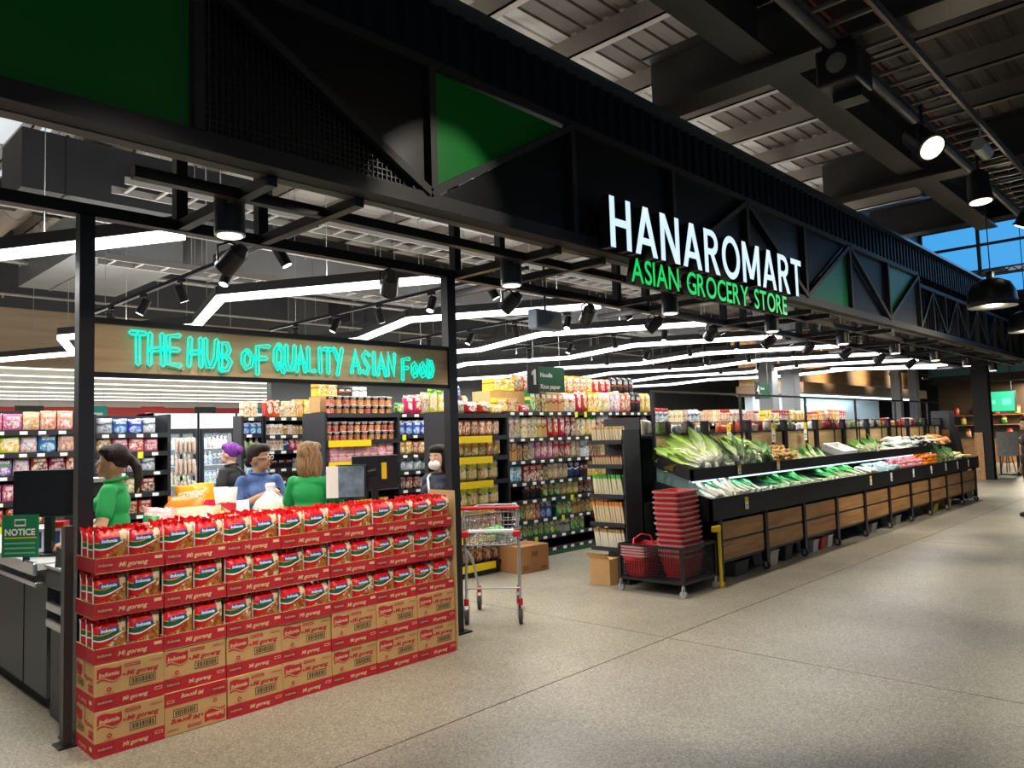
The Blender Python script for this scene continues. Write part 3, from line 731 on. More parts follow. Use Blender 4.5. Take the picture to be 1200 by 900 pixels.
# ---------------------------------------------------------------- shopping trolley
def trolley():
    t = thing('shopping_trolley', 'small chrome wire shopping trolley with red handle beside the right post', 'trolley', (4.56, 4.66, 0), R(40))
    # local: +x away from the handle, y across
    wv = .23
    for s in (-1, 1):
        MB().tube([(.02, s*wv, .98), (.0, s*wv, .9), (.03, s*wv, .66), (.1, s*wv, .52), (.04, s*wv, .2)], .012, 8).build('leg', GREYL, t)
        MB().tube([(.12, s*wv, .62), (.35, s*wv*.9, .5), (.6, s*wv*.8, .2)], .012, 8).build('leg', GREYL, t)
    MB().cyl((-.02, -.25, .985), (-.02, .25, .985), .016, n=12).build('handle', RED, t)
    for s in (-1, 1): MB().bbox(-.04, .02, s*.22-.03, s*.22+.03, .74, .79, .008).build('corner_bracket', RED, t)
    def wires(name, p, q, n):
        mb = MB()
        for i in range(n+1):
            f = i/n; mb.cyl(Vector(p[0]).lerp(Vector(p[1]), f), Vector(q[0]).lerp(Vector(q[1]), f), .0025, n=5, cap=False)
        return mb
    A = [(0, -.22, .67), (0, .22, .67), (-.01, -.23, .95), (-.01, .23, .95)]; B = [(.62, -.17, .71), (.62, .17, .71), (.68, -.18, .95), (.68, .18, .95)]
    def panel(name, a, b, c, d, n, m):
        mb = MB()
        a, b, c, d = map(Vector, (a, b, c, d))
        for i in range(n+1): f = i/n; mb.cyl(a.lerp(b, f), c.lerp(d, f), .0022, n=5, cap=False)
        for j in range(m+1): f = j/m; mb.cyl(a.lerp(c, f), b.lerp(d, f), .0028, n=5, cap=False)
        mb.build(name, CHROME, t)
    panel('basket_back', A[0], A[1], A[2], A[3], 12, 4); panel('basket_front', B[0], B[1], B[2], B[3], 9, 4)
    panel('basket_side', A[0], B[0], A[2], B[2], 16, 4); panel('basket_side', A[1], B[1], A[3], B[3], 16, 4)
    panel('basket_floor', A[0], B[0], A[1], B[1], 14, 8)
    MB().tube([A[2], A[3], B[3], B[2]], .008, 6, closed=True).build('rim', GREYL, t)
    MB().tube([A[0], A[1], B[1], B[0]], .007, 6, closed=True).build('base_rim', GREYL, t)
    MB().cyl((.05, -wv, .3), (.05, wv, .3), .008, n=8).build('crossbar', GREYL, t)
    MB().bbox(-.02, .03, -.2, .2, .775, .8, .006).build('seat_bar', WHITE, t)
    for x, y in ((.04, -wv), (.04, wv), (.6, -wv*.8), (.6, wv*.8)):
        c = MB().cyl((x, y, .16), (x, y, .215), .022, n=10).build('caster_cap', RED, t)
        MB().box(x-.02, x+.02, y-.024, y-.018, .05, .17).box(x-.02, x+.02, y+.018, y+.024, .05, .17).build('caster_fork', GREYL, t)
        w_ = MB().cyl((x+.01, y-.014, .062), (x+.01, y+.014, .062), .062, n=18).build('wheel', RUBBER, t)
        MB().cyl((x+.01, y-.0165, .062), (x+.01, y+.0165, .062), .036, n=14).build('hub', mat('red_hub', '#8a3a34', .5), w_)
    return t
trolley()
g = thing('green_bag', 'crumpled green plastic bag lying in the shopping trolley', 'bag', (4.78, 4.86, .715), R(40))
mb = MB()
for i in range(5): mb.ell((rnd.uniform(-.12, .12), rnd.uniform(-.06, .06), .035+rnd.uniform(0, .02)), (rnd.uniform(.06, .1), .05, .035), 10, 6)
mb.build('film', mat('green_film', '#2fae4a', .25, bump=.6, bscale=30), g)

c = thing('moving_carton', 'plain brown cardboard carton standing on the floor before the snack bay', 'carton', (6.65, 6.26, 0), R(-4))
MB().bbox(-.23, .23, -.2, .2, 0, .31, .006).build('body', mat('plain_cardboard', '#b07a4a', .8, noise=.05, scale=6), c)
MB().box(-.231, .231, -.022, .022, .3105, .312).build('tape', mat('brown_tape', '#9a6a3c', .3), c)
mb = MB(); quad(mb, -.19, -.1, .03, .09, -.2012, 0); quad(mb, .1, .19, .03, .06, -.2012, 0); quad(mb, -.05, .05, .18, .24, -.2012, 0)
mb.build('print', mat('faded_print', '#8c5c38', .8), c)

# ---------------------------------------------------------------- basket rack
bk = thing('basket_cart', 'low black wire cart on castors holding red shopping baskets', 'cart', (6.38, 3.93, 0))
BX, BY, z0, z1 = .62, .72, .13, .46
for x, y in ((0, 0), (BX, 0), (0, BY), (BX, BY)):
    MB().box(x-.014, x+.014, y-.014, y+.014, z0, z1).build('corner_post', BLK, bk)
    cs = MB().cyl((x, y, .1), (x, y, z0), .012, n=8).box(x-.022, x+.022, y-.005, y+.005, .035, .105).build('castor', GREYL, bk)
    MB().cyl((x-.014, y, .035), (x+.014, y, .035), .035, n=14).build('wheel', mat('castor_wheel', '#9a9a98', .5), cs)
for z in (z0, z1):
    mb = MB().box(-.012, BX+.012, -.012, .012, z-.012, z+.012).box(-.012, BX+.012, BY-.012, BY+.012, z-.012, z+.012).box(-.012, .012, 0, BY, z-.012, z+.012).box(BX-.012, BX+.012, 0, BY, z-.012, z+.012)
    mb.build('frame_rail', BLK, bk)
def wpanel(p, q, n, m, r=.0022, zz=(z0, z1)):
    mb = MB(); p = Vector(p); q = Vector(q)
    for i in range(n+1):
        a = p.lerp(q, i/n); mb.bar((a.x, a.y, zz[0]), (a.x, a.y, zz[1]), r*2, r*2)
    for j in range(m+1):
        z = zz[0]+(zz[1]-zz[0])*j/m; mb.bar((p.x, p.y, z), (q.x, q.y, z), r*2, r*2)
    return mb
for a, b in (((0, 0, 0), (0, BY, 0)), ((0, 0, 0), (BX, 0, 0)), ((BX, 0, 0), (BX, BY, 0)), ((0, BY, 0), (BX, BY, 0))):
    wpanel(a, b, 24, 12).build('wire_panel', BLK, bk)
MB().box(0, BX, 0, BY, z0-.004, z0+.004).build('floor_plate', BLK2, bk)
REDB = mat('red_basket', '#cf1420', .32); PINKR = mat('basket_rim', '#c08c8a', .4)
def basket_mesh():
    mb = MB(); L_, W_, H_ = .44, .3, .22; n = 6
    def ring(f, zz, o=0):
        l, w_ = (L_*(.78+.22*f)+o)/2, (W_*(.74+.26*f)+o)/2; r = .05; pts = []
        for cx, cy, a0 in ((l-r, w_-r, 0), (-l+r, w_-r, 90), (-l+r, -w_+r, 180), (l-r, -w_+r, 270)):
            for k in range(4): a = R(a0+30*k); pts.append((cx+r*math.cos(a), cy+r*math.sin(a), zz))
        return pts
    rings = [ring(0, 0), ring(.5, H_*.5), ring(1, H_), ring(1, H_, .0-.012), ring(.5, H_*.5, -.012), ring(0, .008, -.012)]
    k = 16; vs = sum(rings, [])
    mb.add(vs, [(i*k+j, i*k+(j+1) % k, (i+1)*k+(j+1) % k, (i+1)*k+j) for i in range(5) for j in range(k)]+[list(range(k))[::-1], list(range(5*k, 6*k))])
    body = mb.mesh('basket_body', REDB)
    rb = MB(); ro = [ring(1, H_-.012, .016), ring(1, H_+.006, .02), ring(1, H_+.006, -.008), ring(1, H_-.012, -.004)]; vs = sum(ro, [])
    rb.add(vs, [(i*k+j, i*k+(j+1) % k, ((i+1) % 4)*k+(j+1) % k, ((i+1) % 4)*k+j) for i in range(4) for j in range(k)])
    rim = rb.mesh('basket_rim', PINKR)
    return body, rim
BB, BR = basket_mesh()
def basket(x, y, z, rz, label, sc=1, tilt=0):
    t = thing('shopping_basket', label, 'basket', (x, y, z), rz, 'red shopping baskets'); t.rotation_euler = (tilt, 0, rz); t.scale = (sc, sc, sc)
    put('basket_body', BB, t); put('basket_rim', BR, t)
    return t
for i in range(4): basket(6.38+.21, 3.93+.57, z0+.01+.028*i, R(3), f'red basket, {("lowest", "second", "third", "top")[i]} of the short stack at the rear of the wire cart')
t = bpy.data.objects['shopping_basket.003']
MB().tube([(-.2, 0, .2), (-.16, .02, .29), (0, .03, .32), (.16, .02, .29), (.2, 0, .2)], .008, 6).build('handle', mat('red_handle', '#d9454a', .4), t)
for i in range(13):
    basket(6.38+.36+rnd.uniform(-.006, .006), 3.93+.22+rnd.uniform(-.006, .006)+.004*i, z0+.01+.052*i, R(4+rnd.uniform(-1.5, 1.5)), f'red basket, {nth(i+1)} from the bottom of the tall stack in the wire cart', 1, R(0))
yb = thing('yellow_pull_bar', 'yellow steel pull bar hooked beside the black wire cart', 'pull bar', (7.06, 3.9, 0))
MB().tube([(0, 0, 0), (-.005, 0, .3), (-.01, 0, .58)], .018, 8).build('bar', YEL, yb)
MB().bbox(-.13, .01, -.02, .02, .56, .62, .008).build('grip', YEL, yb); MB().cyl((0, 0, 0), (0, 0, .05), .03, n=10).build('foot', YEL, yb)
# ---------------------------------------------------------------- produce gondola
pg = thing('produce_table', 'long black produce stand with oak front panels on castors', 'produce stand', (0, 0, 0))
PX0, PX1 = 7.0, 17.95
def pp(name, mb, m=BLK, par=None): return mb.build(name, m, par or pg)
fx = [7.2+1.052*i for i in range(11)]
pp('front_lip', MB().box(PX0, PX1, 3.94, 3.97, .66, .885))
pp('end_lip', MB().add([(PX0, 3.94, .66), (PX0, 4.6, .66), (PX0, 4.6, 1.06), (PX0, 3.94, .885), (PX0+.03, 3.94, .66), (PX0+.03, 4.6, .66), (PX0+.03, 4.6, 1.06), (PX0+.03, 3.94, .885)], [(0, 3, 2, 1), (4, 5, 6, 7), (0, 4, 7, 3), (1, 2, 6, 5), (3, 7, 6, 2), (0, 1, 5, 4)]))
pp('lower_tray', MB().add([(PX0, 3.96, .83), (PX1, 3.96, .83), (PX1, 4.6, 1.0), (PX0, 4.6, 1.0), (PX0, 3.96, .8), (PX1, 3.96, .8), (PX1, 4.6, .97), (PX0, 4.6, .97)], [(0, 1, 2, 3), (7, 6, 5, 4), (0, 4, 5, 1), (3, 2, 6, 7)]))
pp('upper_tray', MB().add([(PX0, 4.17, 1.1), (PX1-.9, 4.17, 1.1), (PX1-.9, 4.6, 1.29), (PX0, 4.6, 1.29), (PX0, 4.17, 1.07), (PX1-.9, 4.17, 1.07), (PX1-.9, 4.6, 1.26), (PX0, 4.6, 1.26)], [(0, 1, 2, 3), (7, 6, 5, 4), (0, 4, 5, 1), (3, 2, 6, 7)]))
pp('upper_lip', MB().box(PX0, PX1-.9, 4.14, 4.17, 1.06, 1.185))
pp('upper_end_lip', MB().add([(PX0, 4.14, 1.06), (PX0, 4.6, 1.22), (PX0, 4.6, 1.36), (PX0, 4.14, 1.185), (PX0+.025, 4.14, 1.06), (PX0+.025, 4.6, 1.22), (PX0+.025, 4.6, 1.36), (PX0+.025, 4.14, 1.185)], [(0, 3, 2, 1), (4, 5, 6, 7), (0, 4, 7, 3), (1, 2, 6, 5), (3, 7, 6, 2), (0, 1, 5, 4)]))
pp('end_guard', MB().add([(PX0+.01, 4.0, .89), (PX0+.01, 4.58, 1.0), (PX0+.01, 4.58, 1.2), (PX0+.01, 4.16, 1.06)], [(0, 1, 2, 3), (3, 2, 1, 0)]), mat('frosted_acrylic', '#bfe0dc', .3, alpha=.75))
sl = pp('tray_lamp', MB().box(PX0+.1, PX1-.9, 4.2, 4.25, 1.035, 1.06), mat('tray_lamp', '#d8f4ff', .4, emit=1.6))
for i in range(5):
    light('tray_light', 'AREA', pg, (8.1+2.1*i, 4.22, 1.03), 3, (.85, .96, 1), 2.0, .04, direction=(0, -.35, -1))
for i, x in enumerate(fx):
    pp('leg', MB().box(x-.035, x+.035, 3.955, 4.02, .09, .66))
    cs = pp('castor', MB().box(x-.02, x+.02, 3.97, 4.0, .05, .09), GREYL); MB().cyl((x-.015, 3.985, .045), (x+.015, 3.985, .045), .045, n=14).build('wheel', RUBBER, cs)
    MB().cyl((x-.017, 3.985, .045), (x+.017, 3.985, .045), .02, n=10).build('hub', GREYL, cs)
for i in range(10):
    a, b = fx[i]+.045, fx[i+1]-.045
    for z0_, z1_ in ((.23, .415), (.44, .625)): pp('front_board', MB().bbox(a, b, 3.975, 3.995, z0_, z1_, .004), OAK)
    pp('board_rail', MB().box(a, b, 3.985, 4.0, .41, .445)); pp('board_rail', MB().box(a, b, 3.985, 4.01, .2, .232))
pp('body', MB().box(PX0+.2, PX1-.1, 4.3, 4.9, .3, .8), BLK2)
for i in range(6):
    x = 7.06+2.025*i; pp('upright', MB().box(x-.014, x+.014, 4.615, 4.645, 0, 2.03))
pp('top_rail', MB().box(7.04, 18.0, 4.615, 4.645, 2.02, 2.045))
pp('mid_rail', MB().box(7.04, 18.0, 4.62, 4.64, 1.545, 1.56)); pp('mid_rail', MB().box(7.04, 18.0, 4.62, 4.64, 1.68, 1.69))
for i in range(11):
    x = 7.06+1.094*i
    if i: pp('crate_post', MB().box(x-.05, x+.05, 4.6, 4.66, 1.22, 1.7))
    if i < 10: pp('crate_board', MB().box(x+.06, x+1.034, 4.635, 4.65, 1.27, 1.54), wood_mat('pale_crate_wood', '#c4a878', '#a98b5c', 'X', 1.2)); pp('crate_brace', MB().box(x+.72, x+.74, 4.62, 4.635, 1.25, 1.7))
pp('rear_shelf', MB().box(7.05, 18, 4.66, 5.25, 1.52, 1.545)); pp('rear_lip', MB().box(7.05, 18, 5.22, 5.25, 0.0, 1.6), GREYD)
# under the table: crates and tubs stored in the shadow
UND = [(7.75, .3, .16, '#2a2c30', 'dark plastic crate'), (8.55, .22, .17, '#b9b2a4', 'grey foam box'), (8.95, .2, .18, '#2b2d31', 'black folding crate with pale label'), (9.75, .16, .15, '#b8bdc0', 'pale grey tub'), (10.0, .14, .15, '#c2482a', 'orange bucket'), (10.22, .17, .16, '#c8cac6', 'white foam box'), (11.9, .22, .14, '#6d6f6f', 'grey storage box'), (13.0, .25, .15, '#7a7d78', 'mottled grey box'), (15.1, .2, .16, '#8a7a1e', 'dull yellow tub'), (15.95, .2, .18, '#d9a51c', 'bright yellow and red bag')]
for x, w_, h_, c_, nm_ in UND:
    mb = MB().add([(-w_/2*.9, -.1, 0), (w_/2*.9, -.1, 0), (w_/2*.9, .1, 0), (-w_/2*.9, .1, 0), (-w_/2, -.12, h_), (w_/2, -.12, h_), (w_/2, .12, h_), (-w_/2, .12, h_)], [(3, 2, 1, 0), (0, 1, 5, 4), (1, 2, 6, 5), (2, 3, 7, 6), (3, 0, 4, 7)])
    mb.box(-w_/2-.008, w_/2+.008, -.128, .128, h_-.015, h_)
    tag(mb.build('storage_tub', mat('tub_'+c_[1:], c_, .6), None, (x, 4.14, 0)), f'{nm_} pushed under the produce stand', 'tub')
# price cards
def card(x, y, z, w_, h_, label, top=True, rz=0, lean=0):
    t = thing('price_card', label, 'price card', (x, y, z), rz, 'price cards of the produce stand')
    MB().box(-w_/2, w_/2, 0, .003, 0, h_).build('sheet', PAPER, t)
    if top: MB().box(-w_/2, w_/2, -.0015, 0, h_*.62, h_).build('yellow_header', YEL, t)
    mb = MB(); quad(mb, -w_*.32, w_*.3, h_*.3, h_*.36, -.001, 0); quad(mb, -w_*.3, w_*.1, h_*.15, h_*.2, -.001, 0); quad(mb, -w_*.3, w_*.2, h_*.78, h_*.82, -.002, 0)
    mb.build('print', INK, t)
for i, x in enumerate((8.62, 9.86, 10.9)): card(x, 4.56, 1.4, .1, .26, f'tall yellow-topped price card hanging above the upper tray, {nth(i+1)} from left')
for i, x in enumerate((8.0, 9.0)): card(x, 4.125, 1.08, .075, .1, f'small yellow price card on the upper tray lip, {nth(i+1)} from left')
for i, x in enumerate((7.75, 11.6, 12.5, 13.6, 14.6, 15.5, 16.3, 17.1)): card(x, 3.93, .72, .075, .13, f'small price card on the lower tray lip, {nth(i+1)} from left', i < 2)

# ---------------------------------------------------------------- vegetables
def grad_mat(name, stops, axis=2, rough=.45, noise=.12, sc=9):
    m = mat(name, stops[0][1], rough); N, L, b = nodes(m)
    tc = N.new('ShaderNodeTexCoord'); sp = N.new('ShaderNodeSeparateXYZ'); L.new(tc.outputs['Generated'], sp.inputs[0])
    no = N.new('ShaderNodeTexNoise'); no.inputs['Scale'].default_value = sc; no.inputs['Detail'].default_value = 3; L.new(tc.outputs['Generated'], no.inputs['Vector'])
    a = N.new('ShaderNodeMath'); a.operation = 'MULTIPLY_ADD'; a.inputs[1].default_value = noise*2.2; L.new(no.outputs['Fac'], a.inputs[0])
    s = N.new('ShaderNodeMath'); s.operation = 'SUBTRACT'; s.inputs[1].default_value = noise*1.1; L.new(sp.outputs[axis], s.inputs[0]); L.new(s.outputs[0], a.inputs[2])
    r = N.new('ShaderNodeValToRGB'); e = r.color_ramp
    e.elements[0].position = stops[0][0]; e.elements[0].color = srgb(stops[0][1]); e.elements[1].position = stops[-1][0]; e.elements[1].color = srgb(stops[-1][1])
    for p_, c_ in stops[1:-1]: q = e.elements.new(p_); q.color = srgb(c_)
    L.new(a.outputs[0], r.inputs[0]); L.new(r.outputs[0], b.inputs['Base Color'])
    return m
def lumpy(mb, amp, seed):
    rr = random.Random(seed)
    k = [(rr.uniform(20, 60), rr.uniform(0, 6), Vector((rr.uniform(-1, 1), rr.uniform(-1, 1), rr.uniform(-1, 1))).normalized()) for _ in range(4)]
    out = []
    for v in mb.v:
        p = Vector(v); d = sum(math.sin(p.dot(n)*f+ph) for f, ph, n in k)*amp/2; out.append(tuple(p+Vector((p.x, p.y, 0)).normalized()*d if (p.x or p.y) else p))
    mb.v = out; return mb
def leaf(mb, base, d, up, L_, w_, curl, mi=0, n=5, ruff=.0):
    """one leaf blade from base along d, bending towards up"""
    d = Vector(d).normalized(); up = Vector(up).normalized(); s = d.cross(up).normalized(); vs = []
    for i in range(n+1):
        f = i/n; c = Vector(base)+d*L_*f+up*curl*L_*f*f; ww = w_*math.sin(math.pi*min(1, .12+f*.86))**.7
        for j, q in enumerate((-1, -.5, 0, .5, 1)):
            vs.append(c+s*q*ww+up*(abs(q)*ww*.45+ruff*math.sin(i*2.3+j*1.7)))
    mb.add(vs, [(i*5+j, i*5+j+1, (i+1)*5+j+1, (i+1)*5+j) for i in range(n) for j in range(4)], mi, True)
NAPA = grad_mat('napa_leaf', [(0, '#f2f3e2'), (.3, '#e6efc0'), (.52, '#bdd873'), (1, '#79ad3c')])
def napa(seed):
    rr = random.Random(seed); mb = MB(); prof = [(.001, 0), (.045, .005), (.07, .06), (.078, .14), (.075, .22), (.055, .29), (.02, .33), (.001, .335)]
    mb.lathe(prof, 14); lumpy(mb, .009, seed)
    for i in range(9):
        a = 2*math.pi*i/9+rr.uniform(-.2, .2); leaf(mb, (.05*math.cos(a), .05*math.sin(a), .02), (.12*math.cos(a), .12*math.sin(a), 1), (math.cos(a), math.sin(a), .1), rr.uniform(.28, .35), .055, rr.uniform(-.02, .22), 0, 6, .007)
    return mb.mesh('napa_cabbage', NAPA)
DAI = grad_mat('radish_skin', [(0, '#f2efe2'), (.75, '#f0eedd'), (.9, '#c9d79a'), (1, '#86a653')], noise=.05)
def daikon(seed):
    return lumpy(MB().lathe([(.001, 0), (.008, .02), (.02, .08), (.03, .18), (.034, .28), (.032, .34), (.02, .365), (.012, .38), (.001, .382)], 12), .003, seed).mesh('white_radish', DAI)
LEEK = grad_mat('leek_leaf', [(0, '#f0efdc'), (.3, '#dfe8c0'), (.48, '#57a869'), (1, '#1f7a4c')], noise=.08)
SPRG = grad_mat('spring_onion_leaf', [(0, '#eef0de'), (.22, '#c7dd9c'), (.4, '#4caf52'), (1, '#158a4a')], noise=.1)
def bunch(seed, m, n, r, L_, name, flare=.06):
    rr = random.Random(seed); mb = MB()
    for i in range(n):
        a = rr.uniform(0, 6.28); d = rr.uniform(0, .022); x, y = d*math.cos(a), d*math.sin(a); fx_, fy = x*2.4+rr.uniform(-flare, flare)*.5, y*2+rr.uniform(-flare, flare)*.4
        mb.tube([(x, y, 0), (x*.9, y*.9, L_*.3), (fx_*.5, fy*.5, L_*.62), (fx_, fy, L_*rr.uniform(.85, 1))], [r, r*.9, r*1.1, r*.4], 6)
    for i in range(n):
        a = rr.uniform(0, 6.28); leaf(mb, (0, 0, L_*.35), (rr.uniform(-.15, .15), rr.uniform(-.15, .15), 1), (math.cos(a), math.sin(a), 0), L_*rr.uniform(.5, .65), r*1.5, rr.uniform(0, .2), 0, 4)
    return mb.mesh(name, m)
BOK = grad_mat('choy_leaf', [(0, '#f1f2e2'), (.35, '#d3e3a4'), (.5, '#6fb53c'), (1, '#2f8427')], noise=.1)
def choy(seed, m, L_=.26):
    rr = random.Random(seed); mb = MB()
    for i in range(10):
        a = 2*math.pi*i/10+rr.uniform(-.3, .3); q = rr.uniform(.15, .45); leaf(mb, (.012*math.cos(a), .012*math.sin(a), 0), (q*math.cos(a), q*math.sin(a), 1), (math.cos(a), math.sin(a), .0), L_*rr.uniform(.75, 1), .04, rr.uniform(.05, .4), 0, 5, .006)
    return mb.mesh('leafy_green', m)
DLEAF = grad_mat('dark_leaf', [(0, '#c9d7a2'), (.4, '#6d9a52'), (1, '#2e5f33')], noise=.15)
def lump(seed, m, parts, name):
    rr = random.Random(seed); mb = MB()
    for i in range(parts):
        c_ = (rr.uniform(-.05, .05), rr.uniform(-.03, .03), .025+rr.uniform(0, .02)); mb.ell(c_, (rr.uniform(.025, .045), rr.uniform(.02, .028), rr.uniform(.02, .028)), 9, 6, 0, Matrix.Rotation(rr.uniform(0, 3), 3, 'Z'))
    return mb.mesh(name, m)
GING = mat('ginger_skin', '#c9a066', .7, noise=.2, scale=30)
def rounde(seed, m, name, r=.04, sq=.9):
    return lumpy(MB().ell((0, 0, r*sq), (r, r, r*sq), 12, 8), .0015, seed).mesh(name, m)
MUSH = mat('mushroom_white', '#e9e2d3', .6, noise=.08, scale=20)
def mushpack(seed):
    rr = random.Random(seed); mb = MB()
    for i in range(7): mb.ell((rr.uniform(-.06, .06), rr.uniform(-.05, .05), .035+rr.uniform(0, .025)), (.026, .026, .02), 9, 6, 0); 
    mb.box(-.085, .085, -.07, .07, 0, .03, 1)
    return mb.mesh('mushroom_punnet', [MUSH, mat('punnet_black', '#202124', .3)])
def polybag(seed, m, name):
    mb = pillow(.17, .22, .08, 7, 7, seed=seed); mb.v = [(x, z-.11, y+.04) for x, y, z in mb.v]; return mb.mesh(name, m)
VEG = {
 'napa': ([napa(i) for i in range(3)], 'napa_cabbage', 'pale green napa cabbage', 'cabbage'),
 'daikon': ([daikon(i) for i in range(3)], 'white_radish', 'long white radish', 'radish'),
 'leek': ([bunch(i, LEEK, 5, .012, .46, 'leek_bunch') for i in range(3)], 'leek_bunch', 'green and white leek bunch', 'leek'),
 'spring': ([bunch(i+9, SPRG, 9, .006, .42, 'spring_onion_bunch', .12) for i in range(4)], 'spring_onion_bunch', 'bright green spring onion bunch', 'spring onion'),
 'bok': ([choy(i, BOK) for i in range(3)], 'bok_choy', 'bright green bok choy head', 'bok choy'),
 'dark': ([choy(i+5, DLEAF, .3) for i in range(3)], 'leafy_green', 'dark leafy green bunch', 'greens'),
 'ginger': ([lump(i, GING, 6, 'ginger_root') for i in range(3)], 'ginger_root', 'knobbly tan ginger root', 'ginger'),
 'mandarin': ([rounde(i, mat('orange_peel', '#e8820f', .45, bump=.2, bscale=90), 'mandarin') for i in range(2)], 'mandarin', 'bright orange mandarin', 'fruit'),
 'onion': ([rounde(i, mat('pink_onion', '#d98a94', .35, noise=.15, scale=14), 'pink_onion', .04, 1) for i in range(2)], 'pink_onion', 'pink round radish', 'radish'),
 'mush': ([mushpack(i) for i in range(3)], 'mushroom_punnet', 'punnet of white mushrooms', 'mushrooms'),
 'white': ([polybag(i+2, mat('clear_white_bag', '#dfe3df', .2, bump=.6, bscale=18), 'sprout_bag') for i in range(3)], 'sprout_bag', 'whitish bag of bean sprouts', 'bag'),
 'bluebag': ([polybag(i+6, mat('blue_grey_bag', '#8fb0b4', .2, bump=.6, bscale=18), 'greens_bag') for i in range(2)], 'greens_bag', 'blue-grey bag of greens', 'bag'),
 'potato': ([rounde(i, mat('cream_skin', '#e0c79a', .6, noise=.1, scale=16), 'cream_melon', .05, .8) for i in range(2)], 'cream_melon', 'cream coloured round root', 'root vegetable'),
 'orangebag': ([polybag(i+11, mat('orange_peach_bag', '#e39a5c', .25, bump=.6, bscale=18), 'carrot_bag') for i in range(2)], 'carrot_bag', 'peach orange bag of carrots', 'bag'),
 'yellow': ([rounde(i, mat('yellow_skin', '#e6c25a', .45, noise=.08), 'yellow_melon', .055, .8) for i in range(2)], 'yellow_melon', 'yellow round melon', 'fruit'),
}
LY = lambda y: .83+(y-3.96)*(.17/.64)
UYz = lambda y: 1.1+(y-4.17)*(.19/.43)
def vegrow(kind, x0, x1, tray, n, rows, lay=True, layers=1):
    meshes, nm_, lab, cat = VEG[kind]; tr = 'lower' if tray == 'L' else 'upper'; q = 0
    ya, yb_ = (4.03, 4.36) if tray == 'L' else (4.26, 4.54)
    for l in range(layers):
        for r in range(rows):
            for i in range(n):
                q += 1; x = x0+(x1-x0)*(i+.5+(.25 if l % 2 else 0))/n+rnd.uniform(-.02, .02)
                if lay:
                    y = (3.985 if tray == 'L' else 4.19)+r*.14+rnd.uniform(-.01, .01); z = (LY(y) if tray == 'L' else UYz(y))+(.025 if kind in ('daikon', 'leek', 'spring') else .045)*(1+1.4*l) + (.03 if kind == 'napa' else 0)
                    rot = (R(-90+18)+rnd.uniform(-.2, .35), rnd.uniform(-2, 2), rnd.uniform(-.7, .5))
                    if kind in ('spring', 'leek'): rot = (R(-90+20)+rnd.uniform(-.06, .1), rnd.uniform(-3, 3), rnd.uniform(-.35, .05))
                else:
                    y = ya+(yb_-ya)*(r+.3)/rows+rnd.uniform(-.01, .01); z = (LY(y) if tray == 'L' else UYz(y))+.055*l; rot = (R(15)+rnd.uniform(-.2, .2), rnd.uniform(-.2, .2), rnd.uniform(-3, 3))
                s = rnd.uniform(.88, 1.1)
                o = put(nm_, meshes[rnd.randrange(len(meshes))], None, (x, y, z), rot, (s, s, s))
                tag(o, f'{lab} in the {tr} produce tray, {nth((i+1))} from left{"" if rows == 1 else f", {nth(r+1)} row"}{"" if layers == 1 else ", "+("bottom", "middle", "top")[l]+" layer"}', cat, f'{lab} pile in the {tr} tray')
vegrow('daikon', 7.08, 7.75, 'L', 8, 1, True, 2)
vegrow('leek', 7.5, 8.7, 'L', 10, 1, True, 2)
vegrow('spring', 8.8, 11.6, 'L', 26, 1, True, 2)
vegrow('white', 11.75, 12.2, 'L', 3, 1, False)
vegrow('bluebag', 12.2, 13.2, 'L', 5, 2, False)
vegrow('onion', 13.25, 14.5, 'L', 12, 3, False, 2)
vegrow('mandarin', 14.5, 15.4, 'L', 9, 3, False, 3)
vegrow('dark', 15.4, 16.5, 'L', 7, 1, True, 2)
vegrow('mush', 16.55, 17.2, 'L', 4, 2, False)
vegrow('yellow', 17.2, 17.85, 'L', 5, 2, False)
vegrow('napa', 7.15, 8.8, 'U', 9, 2, True, 2)
vegrow('dark', 7.9, 9.0, 'U', 6, 1, True, 3)
vegrow('ginger', 9.0, 9.9, 'U', 9, 3, False, 2)
vegrow('bok', 9.75, 10.7, 'U', 6, 1, True, 1)
vegrow('bok', 12.05, 12.95, 'U', 8, 1, True, 2)
vegrow('leek', 12.95, 13.9, 'U', 9, 1, True, 2)
vegrow('white', 13.9, 14.9, 'U', 6, 2, False, 2)
vegrow('mush', 14.9, 16.0, 'U', 7, 2, False, 2)
vegrow('potato', 16.0, 16.6, 'U', 6, 2, False, 2)
vegrow('orangebag', 16.5, 17.0, 'U', 3, 2, False, 2)
mb = MB().box(-.3, .3, -.16, .16, 0, .02).box(-.3, .3, -.16, -.14, .02, .1).box(-.3, .3, .14, .16, .02, .1).box(-.3, -.28, -.14, .14, .02, .1).box(.28, .3, -.14, .14, .02, .1)
o = mb.build('foam_box', mat('foam_white', '#eceeec', .7), None, (11.6, 4.37, 1.19)); o.rotation_euler = (R(22), 0, 0)
tag(o, 'empty white foam box lying in the upper produce tray', 'foam box')
t = thing('brown_tray', 'shallow brown wooden tray in the upper produce stand under leeks', 'tray', (13.3, 4.2, 1.115))
MB().box(-.4, .4, -.02, .0, 0, .075).box(-.4, .4, 0, .25, 0, .01).build('tray_body', mat('brown_tray', '#8a5a36', .6), t)
